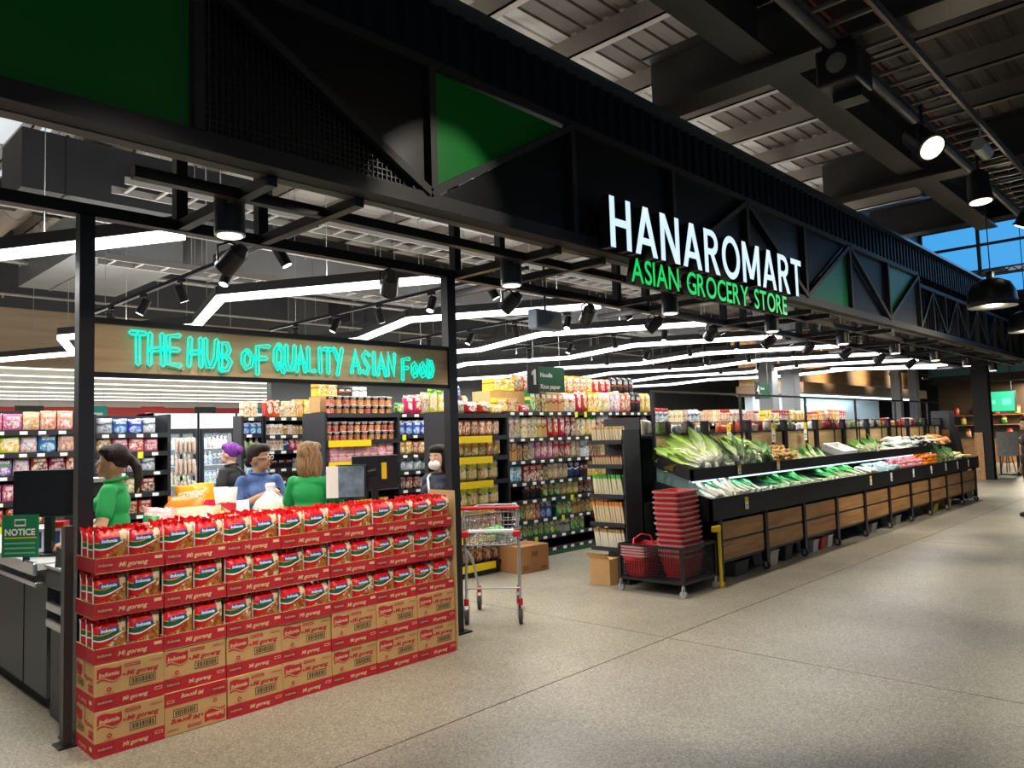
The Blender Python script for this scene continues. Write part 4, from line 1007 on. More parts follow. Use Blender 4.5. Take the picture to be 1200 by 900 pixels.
# rear shelf goods seen over the crate boards
GOODS = ['#c9b9a4', '#b5452f', '#e7e4dc', '#7f9a5a', '#a33b4f', '#d79a5a', '#5c4a44']
for i in range(46):
    x = 7.3+i*.232+rnd.uniform(-.05, .05); c_ = GOODS[(i*3+i//4) % 7]
    me = bpy.data.meshes.get('dry_goods_bag_'+c_[1:])
    if me is None: me = pillow(.2, .17, .12, 6, 6, seed=i).mesh('dry_goods_bag_'+c_[1:], mat('drybag_'+c_[1:], c_, .35, noise=.35, scale=26))
    o = put('dry_goods_bag', me, None, (x, 4.82+rnd.uniform(0, .12), 1.546), (rnd.uniform(-.2, .2), 0, rnd.uniform(-.8, .8)), (1, 1, rnd.uniform(.6, 1.1)))
    cn = {'#c9b9a4': 'beige', '#b5452f': 'brick red', '#e7e4dc': 'white', '#7f9a5a': 'olive green', '#a33b4f': 'crimson', '#d79a5a': 'orange', '#5c4a44': 'brown'}[c_]
    tag(o, f'{cn} dry goods bag behind the crate boards, {nth(i+1)} from left', 'bag', 'dry goods on the rear produce shelf')
# ---------------------------------------------------------------- packaged goods
def pack_mat(name, base, accent, third, food='#c98a3a', rough=.35, band=(.55, .7), logo=True, logoc='#f4f1ea', blob=True):
    m = mat('pack_'+name, base, rough, spec=.5)
    if m.get('done'): return m
    m['done'] = 1; N, L, b = nodes(m); q_ = random.Random(name); band = (q_.choice(((.55, .7), (.86, .97), (.02, .14), (.5, .58)))); bx_, bz_, bs_ = q_.uniform(.38, .62), q_.uniform(.26, .46), q_.uniform(.75, 1.15); blob = q_.random() < .85 or name in ('ramen', 'limeblue', 'gold', 'orange'); lz_ = q_.uniform(.6, .74)
    tc = N.new('ShaderNodeTexCoord'); sp = N.new('ShaderNodeSeparateXYZ'); L.new(tc.outputs['Generated'], sp.inputs[0]); X, Z = sp.outputs[0], sp.outputs[2]
    oi = N.new('ShaderNodeObjectInfo'); va = N.new('ShaderNodeVectorMath'); va.operation = 'ADD'; L.new(tc.outputs['Generated'], va.inputs[0]); L.new(oi.outputs['Random'], va.inputs[1])
    def M_(op, a, c=None):
        n = N.new('ShaderNodeMath'); n.operation = op
        for i, q in enumerate((a, c)):
            if q is None: continue
            if isinstance(q, (int, float)): n.inputs[i].default_value = q
            else: L.new(q, n.inputs[i])
        return n.outputs[0]
    def mix(prev, fac, c):
        n = N.new('ShaderNodeMix'); n.data_type = 'RGBA'; L.new(fac, n.inputs[0])
        for i, q in ((6, prev), (7, c)):
            if isinstance(q, tuple): n.inputs[i].default_value = q
            else: L.new(q, n.inputs[i])
        return n.outputs[2]
    btw = lambda v, a, c: M_('MULTIPLY', M_('GREATER_THAN', v, a), M_('LESS_THAN', v, c))
    no = N.new('ShaderNodeTexNoise'); no.inputs['Scale'].default_value = 6; no.inputs['Detail'].default_value = 2; L.new(va.outputs[0], no.inputs['Vector'])
    w_ = M_('ADD', Z, M_('MULTIPLY', M_('SINE', M_('MULTIPLY', X, 6.0)), .05))
    c = mix(srgb(base), btw(w_, *band), srgb(accent))
    if blob:
        r = N.new('ShaderNodeValToRGB'); e = r.color_ramp; e.elements[0].position = .38; e.elements[0].color = srgb(food); e.elements[1].position = .6; e.elements[1].color = srgb(third); L.new(no.outputs['Fac'], r.inputs[0])
        dx = M_('MULTIPLY', M_('SUBTRACT', X, bx_), 2.3*bs_); dz = M_('MULTIPLY', M_('SUBTRACT', Z, bz_), 3.6*bs_)
        c = mix(c, M_('LESS_THAN', M_('ADD', M_('MULTIPLY', dx, dx), M_('MULTIPLY', dz, dz)), 1.0), r.outputs[0])
    if logo:
        wv = N.new('ShaderNodeTexNoise'); wv.inputs['Scale'].default_value = 22; L.new(va.outputs[0], wv.inputs['Vector'])
        lg_ = M_('MULTIPLY', M_('MULTIPLY', btw(X, .16, .84), btw(Z, lz_, lz_+.17)), M_('GREATER_THAN', wv.outputs['Fac'], .47)); c = mix(c, lg_, srgb(logoc))
    hs = N.new('ShaderNodeHueSaturation'); L.new(c, hs.inputs['Color']); mr = N.new('ShaderNodeMapRange'); L.new(oi.outputs['Random'], mr.inputs[0]); mr.inputs[3].default_value = .47; mr.inputs[4].default_value = .53; L.new(mr.outputs[0], hs.inputs['Hue'])
    mv = N.new('ShaderNodeMapRange'); L.new(M_('FRACT', M_('MULTIPLY', oi.outputs['Random'], 7.3)), mv.inputs[0]); mv.inputs[3].default_value = .75; mv.inputs[4].default_value = 1.2; L.new(mv.outputs[0], hs.inputs['Value'])
    L.new(hs.outputs[0], b.inputs['Base Color']); return m
UNIT = {}
def unit(kind, m):
    """unit-size goods mesh (1 wide, 1 deep, 1 high, base at z=0, face to -y) for a material"""
    key = (kind, m.name)
    if key in UNIT: return UNIT[key]
    mb = MB(); ms = [m]
    if kind == 'bag':
        mb = pillow(1, 1, 1, 6, 6, seed=len(UNIT), crimp=.05)
    elif kind == 'box':
        mb.bbox(-.5, .5, -.5, .5, 0, 1, .03, smooth=False)
    elif kind == 'bottle':
        mb.lathe([(.4, 0), (.5, .04), (.5, .55), (.42, .66), (.18, .8), (.17, .88), (.2, .88), (.2, 1)], 10, mfun=lambda i: 1 if i >= 5 else 0); ms = [m, mat('bottle_cap', '#d8d8d4', .4)]
    elif kind == 'jar':
        mb.lathe([(.46, 0), (.5, .05), (.5, .72), (.42, .8), (.46, .8), (.46, 1)], 10, mfun=lambda i: 1 if i >= 3 else 0); ms = [m, mat('jar_lid', '#b03028', .4)]
    elif kind == 'can':
        mb.lathe([(.46, 0), (.5, .03), (.5, .96), (.46, 1)], 10)
    elif kind == 'cup':
        mb.lathe([(.36, 0), (.36, .02), (.47, .92), (.5, .94), (.5, 1)], 12, mfun=lambda i: 1 if i >= 2 else 0); ms = [m, mat('cup_lid', '#e4e0d8', .4)]
    elif kind == 'stick':   # slim long packet with a coloured head
        mb.bbox(-.5, .5, -.5, .5, 0, 1, .12, smooth=False)
    me = mb.mesh(kind, ms); UNIT[key] = me; return me
S = {  # style: material args, words
 'gold': (('#d8932c', '#f0cf6a', '#f3e3b0', '#a5591c'), 'golden brown'), 'orange': (('#e07b1c', '#f6d04c', '#f6e6c0', '#b8501a'), 'orange'),
 'lime': (('#c4d43a', '#2f8f3d', '#f7efc0', '#e0a53a'), 'lime and yellow'), 'limeblue': (('#cfdc49', '#2a5fb0', '#f4eec8', '#e2aa45'), 'lime and blue'),
 'red': (('#c21a22', '#f0d9a8', '#f4ead8', '#b05a20'), 'red'), 'crimson': (('#8f1724', '#d94a4a', '#e9cfc0', '#5c1a1a'), 'crimson'), 'white': (('#e9e6df', '#c23038', '#d7c9b0', '#b08a60'), 'white'),
 'cream': (('#dcc99a', '#8a3a2a', '#efe4c4', '#a9793f'), 'cream'), 'tan': (('#b98c52', '#7a2f22', '#e2cb9a', '#8a5a2a'), 'tan'), 'black': (('#1e1c1f', '#c22a2a', '#e0b070', '#a03a22'), 'black'),
 'green': (('#2f8a44', '#e9d36a', '#dfe8b0', '#6a9a3a'), 'green'), 'pink': (('#e8a3ae', '#d65a72', '#f6e2d8', '#e07a4a'), 'pink'), 'rose': (('#d9738a', '#f4c3c8', '#f7e6e0', '#c23a52'), 'rose pink'),
 'purple': (('#8d62a6', '#5aa457', '#e4d9ee', '#6a3a8a'), 'purple'), 'lilac': (('#b9a3cc', '#e4d36a', '#f0eaf4', '#c98a5a'), 'lilac'), 'blue': (('#2f62b4', '#e9eef6', '#cfe0f4', '#4a86c8'), 'blue'),
 'sky': (('#58b8dc', '#ffffff', '#e8f6fb', '#2a8fc0'), 'sky blue'), 'yellow': (('#ecc41e', '#d2401e', '#f8ecb0', '#d08a20'), 'yellow'), 'brown': (('#6a3f26', '#c99a52', '#d9b888', '#4a2a18'), 'brown'),
 'silver': (('#c2c6c9', '#5a6a7c', '#e4e8ea', '#8a949c'), 'silver'), 'navy': (('#243a6a', '#e9e6df', '#b9c6de', '#c23038'), 'navy'), 'teal': (('#2a8f8a', '#f0ead8', '#c6e4de', '#d98a4a'), 'teal'),
 'ramen': (('#1e1c1f', '#7a1616', '#e9b48a', '#d9663a'), 'black and orange'), 'strawb': (('#c62b3a', '#7fae4a', '#f2d4cc', '#8a1a28'), 'strawberry red'), 'peach': (('#efb489', '#e2603c', '#f8e4d0', '#d98250'), 'peach'),
}
def sm(st): return pack_mat(st, *S[st][0])
KN = {'bag': ('snack_bag', 'bag', 'bag'), 'box': ('packet_box', 'boxed packet', 'box'), 'bottle': ('bottle', 'bottle', 'bottle'), 'jar': ('jar', 'jar', 'jar'), 'can': ('can', 'can', 'can'), 'cup': ('noodle_cup', 'noodle cup', 'cup'), 'stick': ('stick_packet', 'slim stick packet', 'packet')}
def goods(spec, x0, x1, y, z, where, group, jitter=.06, back=0, rz=0, org=None, lean=0):
    """spec: list of (kind, style, w, h, d, count); left to right from x0, faces -y. org=(ox,oy,rot) places the row in another frame"""
    x = x0; q = 0
    for kind, st, w_, h_, d_, n in spec:
        for i in range(n):
            if kind == 'gap': x += w_; continue
            if x+w_ > x1+.01: return
            q += 1; k = rnd.uniform(.96, 1.03); o = put(KN[kind][0], unit(kind, sm(st)), None)
            o.scale = (w_*.97, d_, h_*k); px_, py_ = x+w_/2, y+d_/2+.01+rnd.uniform(0, .012); r = rnd.uniform(-jitter, jitter)
            if org:
                c_, s_ = math.cos(org[2]), math.sin(org[2]); o.location = (org[0]+c_*px_-s_*py_, org[1]+s_*px_+c_*py_, z); o.rotation_euler = (lean, 0, org[2]+r)
            else: o.location = (px_, py_, z); o.rotation_euler = (lean, 0, r)
            tag(o, f'{S[st][1]} {KN[kind][1]} on {where}, {nth(q)} from left', KN[kind][2], group)
            x += w_
SHELF = mat('shelf_steel', '#2b2d31', .45, .2); STRIPM = mat('ticket_strip', '#3f4347', .4)
TAGM = MB().box(-.035, .035, -.004, 0, 0, .035).mesh('price_tag', PAPER); TAGY = MB().box(-.03, .03, -.005, 0, -.03, .045).mesh('price_tag', mat('lime_ticket', '#d8dc30', .6))
def rack(name, label, x0, x1, yf, depth, zs, ztop, kick=None, tags=.17, yellow=None, uprights=(True, True), kickm=None, tagy=()):
    """gondola bay facing -y"""
    t = thing(name, label, 'shelf rack', ((x0+x1)/2, yf, 0)); h = (x1-x0)/2
    MB().box(-h, h, depth-.02, depth, .0, ztop).build('back_panel', mat('rack_back', '#1d1e21', .6), t)
    for s, u in ((-1, uprights[0]), (1, uprights[1])):
        if u: MB().box(s*h-.018, s*h+.018, .0, depth, 0, ztop).build('upright', SHELF, t)
    MB().box(-h, h, .02, depth-.02, 0, .1).build('kick_plate', SHELF, t)
    for i, z in enumerate(zs):
        sh = MB().box(-h+.018, h-.018, .0, depth-.02, z-.025, z).box(-h+.018, h-.018, -.012, .004, z-.045, z+.008).build('shelf', SHELF, t)
        if yellow and i in yellow:
            MB().box(-h+.02, -h+.02+(yellow[i]), -.03, -.018, z-.075, z+.005).build('yellow_strip', YEL, sh)
        elif tags:
            n = int((x1-x0)/tags)
            for k in range(n):
                m_ = TAGY if (i, k) in tagy or rnd.random() < .07 else TAGM
                put('price_tag', m_, sh, (-h+.1+k*tags+rnd.uniform(-.02, .02), -.013, z-.04))
    return t
def rowspec(styles, kind, w_, h_, d_, total, lo=2, hi=4, gapp=.0):
    out = []; x = 0
    while x < total-.01:
        st = styles[rnd.randrange(len(styles))]; n = rnd.randint(lo, hi)
        kk = kind if isinstance(kind, str) else kind[rnd.randrange(len(kind))]
        hh = h_*rnd.uniform(.88, 1.06); ww = w_*rnd.uniform(.9, 1.1)
        out.append((kk, st, ww, hh, d_, n)); x += n*ww
        if gapp and rnd.random() < gapp: out.append(('gap', '', .08, 0, 0, 1)); x += .08
    return out

# aisle one: long rack facing the mall
A1X0, A1X1, A1Y = 6.7, 10.3, 6.72
az = [.1, .27, .5, .76, .99, 1.27, 1.56, 1.9]
r1 = rack('aisle_rack', 'long black rack of noodle packets under the aisle one sign', A1X0, A1X1, A1Y, .5, az, 1.92, tags=.19)
MB().box(-1.8, 1.8, -.01, .01, 0, .1).build('green_kick_board', mat('green_kick', '#1f5a3a', .6), r1)
ordz = ['bottom', 'second lowest', 'third lowest', 'middle', 'third highest', 'second highest', 'top']
rows1 = [
 [('gap', '', .1, 0, 0, 1)]+rowspec(['green', 'tan', 'brown', 'silver', 'red'], 'box', .11, .17, .1, 1.5)+[('gap', '', .25, 0, 0, 1)]+rowspec(['brown', 'crimson', 'navy'], 'box', .12, .19, .1, 1.6),
 [('box', 'red', .16, .17, .1, 2), ('box', 'lilac', .1, .17, .1, 1), ('box', 'green', .1, .17, .1, 1), ('box', 'orange', .1, .17, .1, 3), ('box', 'blue', .11, .17, .1, 2), ('gap', '', .1, 0, 0, 1), ('box', 'green', .11, .16, .1, 3), ('box', 'tan', .1, .17, .1, 2), ('box', 'brown', .1, .15, .1, 2), ('box', 'yellow', .11, .18, .1, 2), ('bag', 'white', .12, .17, .06, 2)]+[('gap', '', .3, 0, 0, 1)]+rowspec(['crimson', 'orange', 'red', 'navy'], 'box', .1, .17, .1, .9),
 [('gap', '', .5, 0, 0, 1), ('bag', 'black', .12, .18, .06, 3), ('bag', 'green', .13, .17, .06, 3), ('bag', 'lime', .13, .17, .06, 3), ('bag', 'crimson', .11, .17, .06, 2), ('bag', 'white', .12, .18, .06, 1), ('bag', 'orange', .15, .19, .07, 2)]+rowspec(['tan', 'brown', 'orange'], 'box', .1, .17, .1, 1.4),
 [('box', 'tan', .1, .19, .08, 2), ('bag', 'sky', .15, .19, .06, 2), ('box', 'crimson', .13, .18, .08, 3), ('box', 'brown', .1, .17, .08, 1), ('bag', 'cream', .11, .19, .06, 4), ('bag', 'navy', .13, .2, .06, 2), ('box', 'black', .08, .17, .08, 2), ('box', 'yellow', .12, .18, .08, 4), ('box', 'cream', .1, .19, .08, 2)]+rowspec(['yellow', 'cream', 'orange'], 'box', .11, .19, .08, 1.2),
 [('box', 'tan', .1, .22, .08, 4), ('box', 'brown', .11, .2, .08, 2), ('bag', 'white', .14, .22, .06, 1), ('bag', 'rose', .12, .24, .06, 3), ('bag', 'strawb', .13, .24, .06, 3), ('bag', 'cream', .1, .22, .06, 2), ('box', 'silver', .2, .21, .08, 1), ('box', 'brown', .09, .22, .08, 3), ('box', 'cream', .09, .22, .08, 3)]+rowspec(['white', 'peach', 'crimson'], 'bag', .12, .22, .06, 1.2),
 [('bag', 'red', .13, .26, .06, 2), ('bag', 'white', .12, .26, .06, 2), ('box', 'cream', .1, .24, .08, 3), ('box', 'tan', .1, .24, .08, 2), ('bag', 'red', .13, .27, .06, 3), ('bag', 'crimson', .12, .26, .06, 2), ('bag', 'cream', .11, .24, .06, 2), ('bag', 'lime', .13, .25, .06, 2), ('box', 'white', .14, .26, .08, 2), ('box', 'brown', .11, .25, .08, 2)]+rowspec(['pink', 'silver', 'orange'], 'bag', .13, .25, .06, 1.0)]
for i, sp_ in enumerate(rows1): goods([(a, b, c, d*(1.12, 1.28, 1.22, 1.22, 1.16, 1.14)[i], e, f) for a, b, c, d, e, f in sp_], A1X0+.03, A1X1-.02, A1Y+.03, az[i+1]+.001, f'{ordz[i]} shelf of the aisle one rack', f'{ordz[i]} shelf of the aisle one rack')
for i, sp_ in enumerate(rows1[1:6]):   # second facing behind, darker depth of each shelf
    pass
goods([('box', 'yellow', .22, .18, .3, 2), ('box', 'red', .2, .1, .3, 1), ('box', 'green', .12, .3, .2, 1), ('box', 'brown', .11, .28, .2, 2), ('box', 'tan', .12, .26, .2, 3), ('bag', 'white', .14, .26, .08, 2), ('bag', 'red', .13, .3, .08, 2), ('box', 'yellow', .13, .3, .1, 2), ('bag', 'cream', .14, .3, .08, 2), ('bag', 'lilac', .14, .32, .08, 2), ('bag', 'orange', .13, .3, .08, 2), ('bag', 'black', .13, .32, .08, 2), ('bag', 'yellow', .14, .3, .08, 2), ('bag', 'crimson', .13, .28, .08, 2)], A1X0+.05, A1X1, A1Y+.02, 1.901, 'the crowded top of the aisle one rack', 'top stock of the aisle one rack')
goods([('box', 'yellow', .2, .16, .2, 2), ('bag', 'orange', .16, .22, .1, 3), ('bag', 'peach', .15, .2, .1, 4), ('bag', 'orange', .15, .24, .1, 4), ('bag', 'red', .15, .22, .1, 3), ('bag', 'black', .15, .26, .1, 4)], A1X0+.1, A1X1, A1Y+.1, 2.18, 'the raised second tier above the aisle one rack', 'raised stock of the aisle one rack')
MB().box(-1.75, 1.75, .12, .45, 1.92, 2.179).build('riser_block', CARD, r1)

# snack bay left of it
SBX0, SBX1, SBY = 5.78, 6.62, 6.42
sz = [.14, .46, .78, 1.08, 1.36, 1.6, 1.86]
rack('snack_bay', 'snack bag bay with yellow price strips behind the trolley', SBX0, SBX1, SBY, .55, sz, 1.9, yellow={0: .52, 1: .52, 2: .52, 3: .52, 4: .52, 5: .52}, tags=0)
sn = ['bottom', 'second lowest', 'third lowest', 'middle', 'third highest', 'second highest', 'top']
for i, (st, w_, h_) in enumerate((('brown', .13, .24), ('peach', .12, .25), ('limeblue', .17, .28), ('limeblue', .17, .25), ('gold', .12, .22), ('orange', .12, .2))):
    goods([('bag', st, w_, h_, .09, 8)], SBX0+.02, SBX1-.02, SBY+.01, sz[i]+.001, f'{sn[i]} shelf of the snack bay', 'snack bags with yellow strips')
goods([('bag', 'white', .16, .16, .1, 1), ('bag', 'red', .22, .14, .14, 2), ('bag', 'lime', .18, .12, .12, 1)], SBX0+.03, SBX1, SBY+.02, 1.861, 'the top of the snack bay', 'bags on top of the snack bay')
goods([('bag', 'red', .22, .16, .12, 3)], SBX0+.1, SBX1, SBY+.2, 1.861, 'the rear top of the snack bay', 'bags on top of the snack bay')

# bays further in, seen through the neon opening
B2Y = 8.0
bz = [.2, .5, .93, 1.17, 1.39, 1.65, 1.93]
rack('biscuit_bay', 'biscuit bay seen between the neon board and the right post', 6.17, 7.6, B2Y, .5, bz, 1.95, tags=.2)
for i, sts in enumerate((['brown', 'red'], ['green', 'pink'], ['green', 'lilac', 'crimson'], ['silver', 'lime'], ['gold', 'orange', 'strawb', 'white'], ['lime', 'gold', 'blue', 'cream'])):
    goods(rowspec(sts, 'bag', .13, .2 if i > 2 else .18, .08, 1.4), 6.2, 7.58, B2Y+.02, bz[i]+.001, f'{sn[i]} shelf of the biscuit bay', 'biscuit bay goods')
goods([('bag', 'green', .14, .16, .1, 1), ('bag', 'red', .15, .26, .1, 2), ('bag', 'cream', .14, .3, .1, 1), ('bag', 'lime', .15, .34, .1, 2), ('bag', 'gold', .14, .24, .1, 1), ('bag', 'blue', .14, .4, .1, 1), ('bag', 'orange', .14, .26, .1, 1), ('box', 'green', .18, .42, .1, 1)], 6.2, 7.6, B2Y+.03, 1.931, 'the top of the biscuit bay', 'stock on the biscuit bay')
cz = [.3, .66, 1.0, 1.34, 1.6, 1.93]
rack('cup_noodle_display', 'display of black noodle cups and pink boxes behind the cashier monitor', 5.05, 6.15, B2Y-.05, .5, cz, 1.95, tags=0, yellow={3: .35, 4: .62, 2: .34, 1: .34})
CUPS = [('cup', 'ramen', .105, .115, .105, 10)]
for dz, nm_ in ((0, 'lower cup row'), (.118, 'upper cup row')): goods(CUPS, 5.08, 6.13, B2Y-.03, 1.601+dz, f'the {nm_} of the cup display', 'black noodle cups')
for dz, nm_ in ((0, 'lower'), (.112, 'upper')): goods([('box', 'pink', .12, .11, .1, 8)], 5.12, 6.13, B2Y-.03, 1.341+dz, f'the {nm_} pink row of the cup display', 'pink snack boxes')
for dz, nm_ in ((0, 'lowest'), (.1, 'second'), (.2, 'third')): goods([('box', 'pink', .11, .098, .1, 3)], 5.08, 5.5, B2Y-.03, 1.001+dz, f'the {nm_} row of the pink side stack', 'pink snack boxes')
goods([('box', 'yellow', .13, .2, .12, 8)], 5.08, 6.1, B2Y-.03, .661, 'the lower shelf of the cup display', 'yellow boxes of the cup display')
for dz, nm_ in ((0, 'lower'), (.115, 'upper')): goods([('cup', 'ramen', .11, .11, .11, 9)], 5.12, 6.12, B2Y-.02, 1.931+dz, f'the {nm_} tier on top of the cup display', 'black noodle cups')
goods([('box', 'yellow', .15, .17, .15, 2), ('box', 'black', .11, .12, .1, 2), ('box', 'silver', .11, .13, .1, 2)], 5.1, 6.0, B2Y+.2, 2.16, 'the very top of the cup display', 'boxes topping the cup display')
MB().box(-.5, .5, .2, .45, 1.96, 2.158).build('riser_block', CARD, bpy.data.objects['cup_noodle_display'])
B3Y = 9.0
gz = [.3, .6, .85, 1.11, 1.27, 1.5, 1.7, 1.93]
rack('cosmetics_rack', 'rack of small white boxes behind the blue shirted shopper', 4.82, 5.75, B3Y, .45, gz, 1.95, tags=.16)
goods([('box', 'white', .05, .15, .06, 5), ('box', 'navy', .08, .15, .06, 1), ('box', 'red', .08, .15, .06, 2), ('box', 'peach', .1, .17, .06, 1), ('box', 'teal', .09, .17, .06, 1), ('can', 'rose', .07, .14, .07, 3)], 4.85, 5.75, B3Y+.02, 1.501, 'the second highest shelf of the cosmetics rack', 'cosmetics boxes')
goods([('box', 'white', .06, .14, .06, 4), ('box', 'tan', .07, .13, .06, 1), ('box', 'lilac', .07, .13, .06, 1), ('box', 'brown', .05, .13, .06, 4), ('bottle', 'lime', .07, .17, .07, 2), ('bottle', 'silver', .07, .15, .07, 2)], 4.85, 5.75, B3Y+.02, 1.701, 'the highest full shelf of the cosmetics rack', 'cosmetics boxes')
goods([('box', 'red', .1, .22, .1, 2), ('box', 'white', .07, .14, .1, 1), ('box', 'cream', .08, .22, .1, 2), ('box', 'yellow', .12, .24, .1, 2), ('bottle', 'white', .07, .2, .07, 3)], 4.85, 5.75, B3Y+.02, 1.931, 'the top of the cosmetics rack', 'stock on the cosmetics rack')
for i in (2, 3, 4): goods(rowspec(['silver', 'black', 'brown'], 'box', .1, .13, .08, .5), 4.85, 5.5, B3Y+.1, gz[i]+.001, f'the {nth(i+1)} shelf from the floor in the cosmetics rack', 'cosmetics rack lower goods')
rack('side_hook_rack', 'narrow rack of blue and white goods beside the fridges', 4.52, 4.8, B3Y, .22, [.4, .8, 1.2, 1.5, 1.72, 1.93], 1.95, tags=.2)
goods([('box', 'cream', .1, .2, .1, 3)], 4.54, 4.8, B3Y+.01, 1.931, 'the top of the narrow side rack', 'side rack goods'); goods([('box', 'blue', .09, .15, .08, 3)], 4.54, 4.8, B3Y+.01, 1.721, 'the upper shelf of the narrow side rack', 'side rack goods'); goods([('bottle', 'green', .08, .17, .08, 4)], 4.54, 4.8, B3Y+.01, 1.501, 'the bottle shelf of the narrow side rack', 'side rack goods')
goods([('box', 'sky', .11, .2, .1, 3)], 4.54, 4.8, B3Y+.01, 1.201, 'the lower shelf of the narrow side rack', 'side rack goods')

# candy wall at the left and the mixed snack rack
cz2 = [.3, .6, .84, 1.08, 1.34, 1.57, 1.8]
rack('candy_rack', 'rack of colourful candy bags at the left edge beyond the checkout', .6, 2.78, 9.0, .4, cz2, 2.02, tags=.18)
CA = [['strawb', 'orange', 'purple'], ['rose', 'lime', 'red'], ['strawb', 'pink', 'peach', 'lilac'], ['strawb', 'rose', 'peach', 'pink', 'gold', 'orange'], ['purple', 'crimson', 'lilac', 'peach', 'orange', 'pink'], ['lime', 'peach', 'sky', 'lilac', 'rose', 'strawb', 'blue']]
for i, sts in enumerate(CA): goods(rowspec(sts, 'bag', .17, .2, .06, 2.1, 1, 2), .64, 2.75, 9.02, cz2[i]+.001, f'{sn[i]} shelf of the candy rack', 'candy bags of the left rack')
goods(rowspec(['sky', 'strawb', 'lilac', 'rose', 'peach'], 'bag', .17, .2, .06, 2.1, 1, 2), .64, 2.75, 9.02, 1.801, 'highest shelf of the candy rack', 'candy bags of the left rack')
mz = [.3, .58, .84, 1.08, 1.32, 1.54, 1.75]
rack('mixed_snack_rack', 'rack of pink and blue snack bags left of the fridges', 2.82, 3.62, 9.0, .45, mz, 1.97, tags=.18)
MS = [('brown', 'red'), ('strawb', 'brown'), ('crimson', 'orange', 'strawb'), ('yellow', 'crimson', 'cream'), ('pink', 'lilac', 'silver'), ('pink', 'rose', 'gold', 'orange'), ('silver', 'sky', 'blue')]
for i, sts in enumerate(MS): goods(rowspec(list(sts), 'bag', .16, .19, .06, .75, 1, 2), 2.85, 3.6, 9.02, mz[i]+.001, f'{nth(i+1)} shelf up of the mixed snack rack', 'mixed snack rack bags')
# hanging bundles beside the fridges
HB = mat('sock_beige', '#d5c2b4', .8, noise=.12, scale=14)
hk = thing('hook_stand', 'slim black stand with hooks for pale hanging packets by the fridges', 'stand', (3.76, 8.95, 0)); MB().box(-.012, .012, .05, .07, 0, 1.75).build('pole', CHAR, hk); MB().box(-.13, .13, -.05, .12, 0, .02).build('base', CHAR, hk)
HM = pillow(.15, .19, .035, 5, 6, seed=77).mesh('hanging_packet', HB)
for z in (.75, 1.0, 1.25, 1.5):
    MB().cyl((-.08, .05, z+.19), (-.08, -.12, z+.19), .004, n=5).cyl((.08, .05, z+.19), (.08, -.12, z+.19), .004, n=5).cyl((-.08, .05, z+.19), (.08, .05, z+.19), .004, n=5).build('hook', CHROME, hk)
    for i in range(5): tag(put('hanging_packet', HM, None, (3.68+i*.04, 8.92-.012*i, z), (0, rnd.uniform(-.1, .1), R(50+9*i))), f'pale beige hanging packet at {z:.2f} metres on the hook stand, {nth(i+1)} from left'.replace('0.75 metres', 'the bottom row').replace('1.00 metres', 'the second row').replace('1.25 metres', 'the third row').replace('1.50 metres', 'the top row'), 'packet', 'pale hanging packets')

# ---------------------------------------------------------------- drinks fridges
GLS = mat('fridge_glass', '#e6f2f6', .05, alpha=.12, spec=.5)
HEADL = mat('fridge_header', '#e8f0f6', .4, emit=.75)
FRI = [(4.4, 5.05), (5.07, 5.66), (5.68, 6.3), (6.32, 6.95)]
for i, (a, b_) in enumerate(FRI):
    t = thing('drinks_fridge', f'glass door drinks fridge with lit white header, {nth(i+1)} from the left', 'fridge', ((a+b_)/2, 11.5, 0), 0, 'glass door drinks fridges'); h = (b_-a)/2
    MB().box(-h, -h+.03, 0, .65, 0, 2.1).box(h-.03, h, 0, .65, 0, 2.1).box(-h, h, .6, .65, 0, 2.1).box(-h, h, 0, .65, 0, .25).box(-h, h, .02, .65, 1.84, 2.1).build('cabinet', CHAR, t)
    MB().box(-h+.01, h-.01, -.01, .02, 1.86, 2.09).build('header', HEADL, t)
    if i == 2:
        mb = MB(); text_into(mb, 'Drinks', -.0, -.013, 1.93, .1, 0, wd=.24); mb.build('header_text', INK, t)
    d = MB().box(-h+.03, -h+.07, -.02, .02, .25, 1.84).box(h-.07, h-.03, -.02, .02, .25, 1.84).box(-h+.07, h-.07, -.02, .02, .25, .3).box(-h+.07, h-.07, -.02, .02, 1.79, 1.84).build('door', BLK, t)
    MB().box(-h+.07, h-.07, -.003, .003, .3, 1.79).build('door_glass', GLS, d); MB().cyl((h-.05, -.05, .8), (h-.05, -.05, 1.3), .012, n=8).build('handle', GREYL, d)
    light('fridge_light', 'AREA', t, (0, .08, 1.8), 9, (.8, .92, 1), .5, .06, direction=(0, .5, -1))
    for j, z in enumerate((.35, .7, 1.02, 1.3, 1.56)):
        MB().box(-h+.035, h-.035, .06, .58, z-.012, z).build('shelf', mat('fridge_shelf', '#b9cdd8', .4), t)
        goods(rowspec((['green', 'sky', 'blue'], ['strawb', 'navy', 'silver'], ['sky', 'green', 'orange'], ['crimson', 'navy', 'teal', 'sky'], ['brown', 'cream', 'sky'])[j], ['bottle', 'can', 'bottle'], .068, .2 if j != 4 else .17, .068, .55, 2, 4), a+.05, b_-.04, 11.58, z+.001, f'{("bottom", "second", "third", "fourth", "top")[j]} shelf of the {nth(i+1)} fridge', 'drinks in the fridges', 0)

